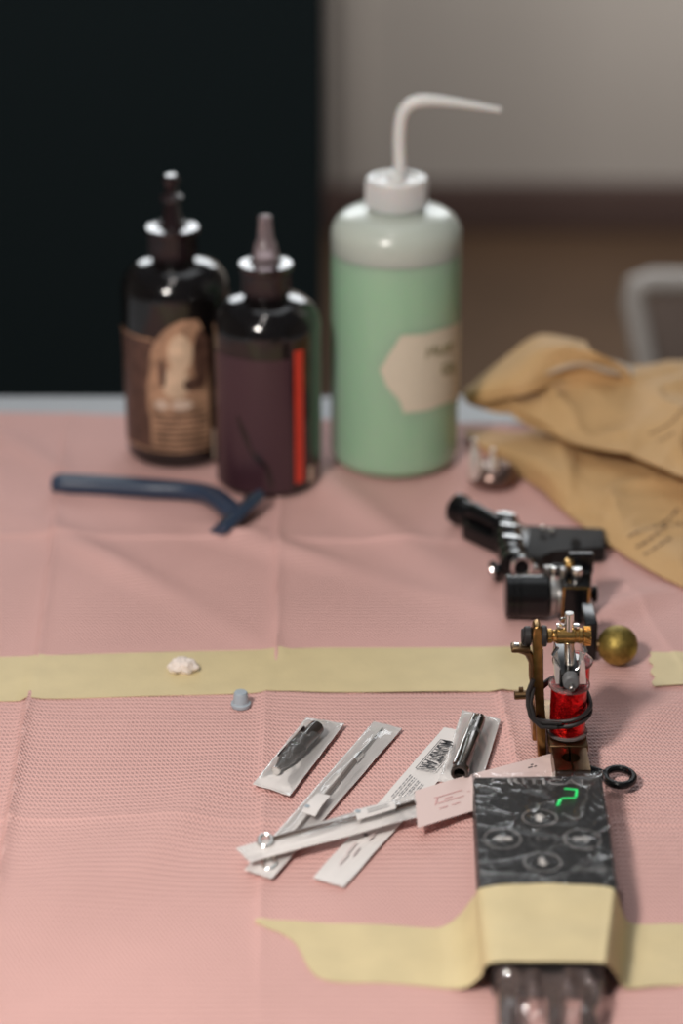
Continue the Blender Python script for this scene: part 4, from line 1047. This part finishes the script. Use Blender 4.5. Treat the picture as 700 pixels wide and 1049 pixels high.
# tape over the box
far = [(262, 941, 0.0034), (300, 943, 0.0034), (345, 947, 0.0034), (400, 950, 0.0034), (446, 951, 0.0036), (470, 938, 0.0075), (486, 918, 0.0175), (497, 909, zt + 0.003), (560, 905, zt + 0.0034), (618, 908, zt + 0.003), (631, 914, zt + 0.0016), (637, 930, 0.014), (644, 944, 0.006), (660, 947, 0.0036), (700, 946, 0.0034), (900, 944, 0.0034)]
near = [(264, 947, 0.0034), (300, 963, 0.0034), (328, 1002, 0.0034), (400, 1008, 0.0034), (452, 1012, 0.0036), (476, 1011, 0.0060), (492, 1000, 0.0120), (504, 986, zt + 0.001), (560, 985, zt + 0.0018), (610, 986, zt + 0.0014), (622, 988, zt + 0.0004), (631, 998, 0.012), (637, 1009, 0.0055), (650, 1012, 0.0036), (700, 1009, 0.0034), (900, 1005, 0.0034)]
rf = [P(*p) for p in far]; rn = [P(*p) for p in near]
def tf(u, v):
    a = spline(rn, u); b = spline(rf, u); p = a.lerp(b, v)
    p.z += 0.0006 * noise.noise(p * 70)
    hmin = TZ + Hs(p.x, p.y) + 0.0004
    if p.z < hmin + 0.0008: p.z = max(p.z, hmin)
    if u < 0.002: p.x += 0.0008 * math.sin(v * 21)
    return p
tag(MB().shell(tf, 200, 20, 0.00025).build('masking_tape', M['tape'], None, smooth=60), 'yellow masking tape strip holding the black control box down', 'tape')

# cables out of the box and clear sleeve
for (xs, r_, lb_) in (([(517, 975), (519, 1010), (520, 1060), (516, 1140), (516, 1420)], 0.0043, 'black plastic-wrapped cable below the tape, leftmost of three'),
                      ([(566, 975), (567, 1010), (568, 1060), (566, 1140), (566, 1420)], 0.0026, 'black plastic-wrapped cable below the tape, middle and thinnest of three'),
                      ([(609, 975), (608, 1005), (604, 1040), (598, 1140), (598, 1420)], 0.0034, 'black plastic-wrapped cable below the tape, rightmost of three')):
    cpts = [P(x, y, 0.0040 + r_) for x, y in xs]
    c = thing('cable', lb_, 'cable', cpts[0], group='cables leaving the control box')
    MB().tube([spline(cpts, i / 20) for i in range(21)], r_, 14).build('cord', M['black'], c)
    d0 = cpts[0]; d1 = spline(cpts, 0.33)
    MB().tube([d0, d0.lerp(d1, 0.5), d0.lerp(d1, 0.55), d1], [r_ * 1.2, r_ * 1.2, r_ * 1.1, r_ * 1.05], 14).build('strain_relief', M['black_m'], c)
sl_rows = [[P(505, 978, 0.0045), P(512, 982, 0.0155), P(545, 982, 0.0165), P(585, 982, 0.0165), P(615, 982, 0.014), P(628, 980, 0.0045)],
           [P(505, 1020, 0.0045), P(514, 1020, 0.0140), P(545, 1020, 0.0135), P(585, 1020, 0.0140), P(612, 1020, 0.012), P(622, 1020, 0.0045)],
           [P(506, 1080, 0.0045), P(516, 1080, 0.0140), P(545, 1080, 0.0125), P(582, 1080, 0.0130), P(606, 1080, 0.011), P(616, 1080, 0.0045)],
           [P(506, 1150, 0.0045), P(516, 1150, 0.0140), P(545, 1150, 0.0125), P(580, 1150, 0.0130), P(600, 1150, 0.011), P(610, 1150, 0.0045)],
           [P(506, 1290, 0.0045), P(516, 1290, 0.0140), P(545, 1290, 0.0125), P(580, 1290, 0.0130), P(598, 1290, 0.011), P(608, 1290, 0.0045)]]
sf = surf(sl_rows)
def slf(u, v):
    p = sf(u, v).copy(); q = Vector((p.x * 70 + p.y * 90, p.x * 150 - p.y * 30, 9)); e = min(1, min(u, 1 - u) * 8)
    p.z += e * (0.0034 * max(0, 1 - 3.0 * abs(noise.noise(q * 0.6))) ** 2 + 0.0010 * noise.noise(p * 70)); p.z = max(p.z, TZ + 0.0042); return p
tag(MB().grid(slf, 110, 170).build('plastic_sleeve', film('sleeve_film', tint=(0.97, 0.93, 0.92), haze=0.12, hazecol=(0.78, 0.60, 0.57), rough=0.1, bump=0.0005, scale=100, gloss=1.5), None, smooth=80), 'crinkled clear plastic sleeve round the cables below the tape', 'sleeve')
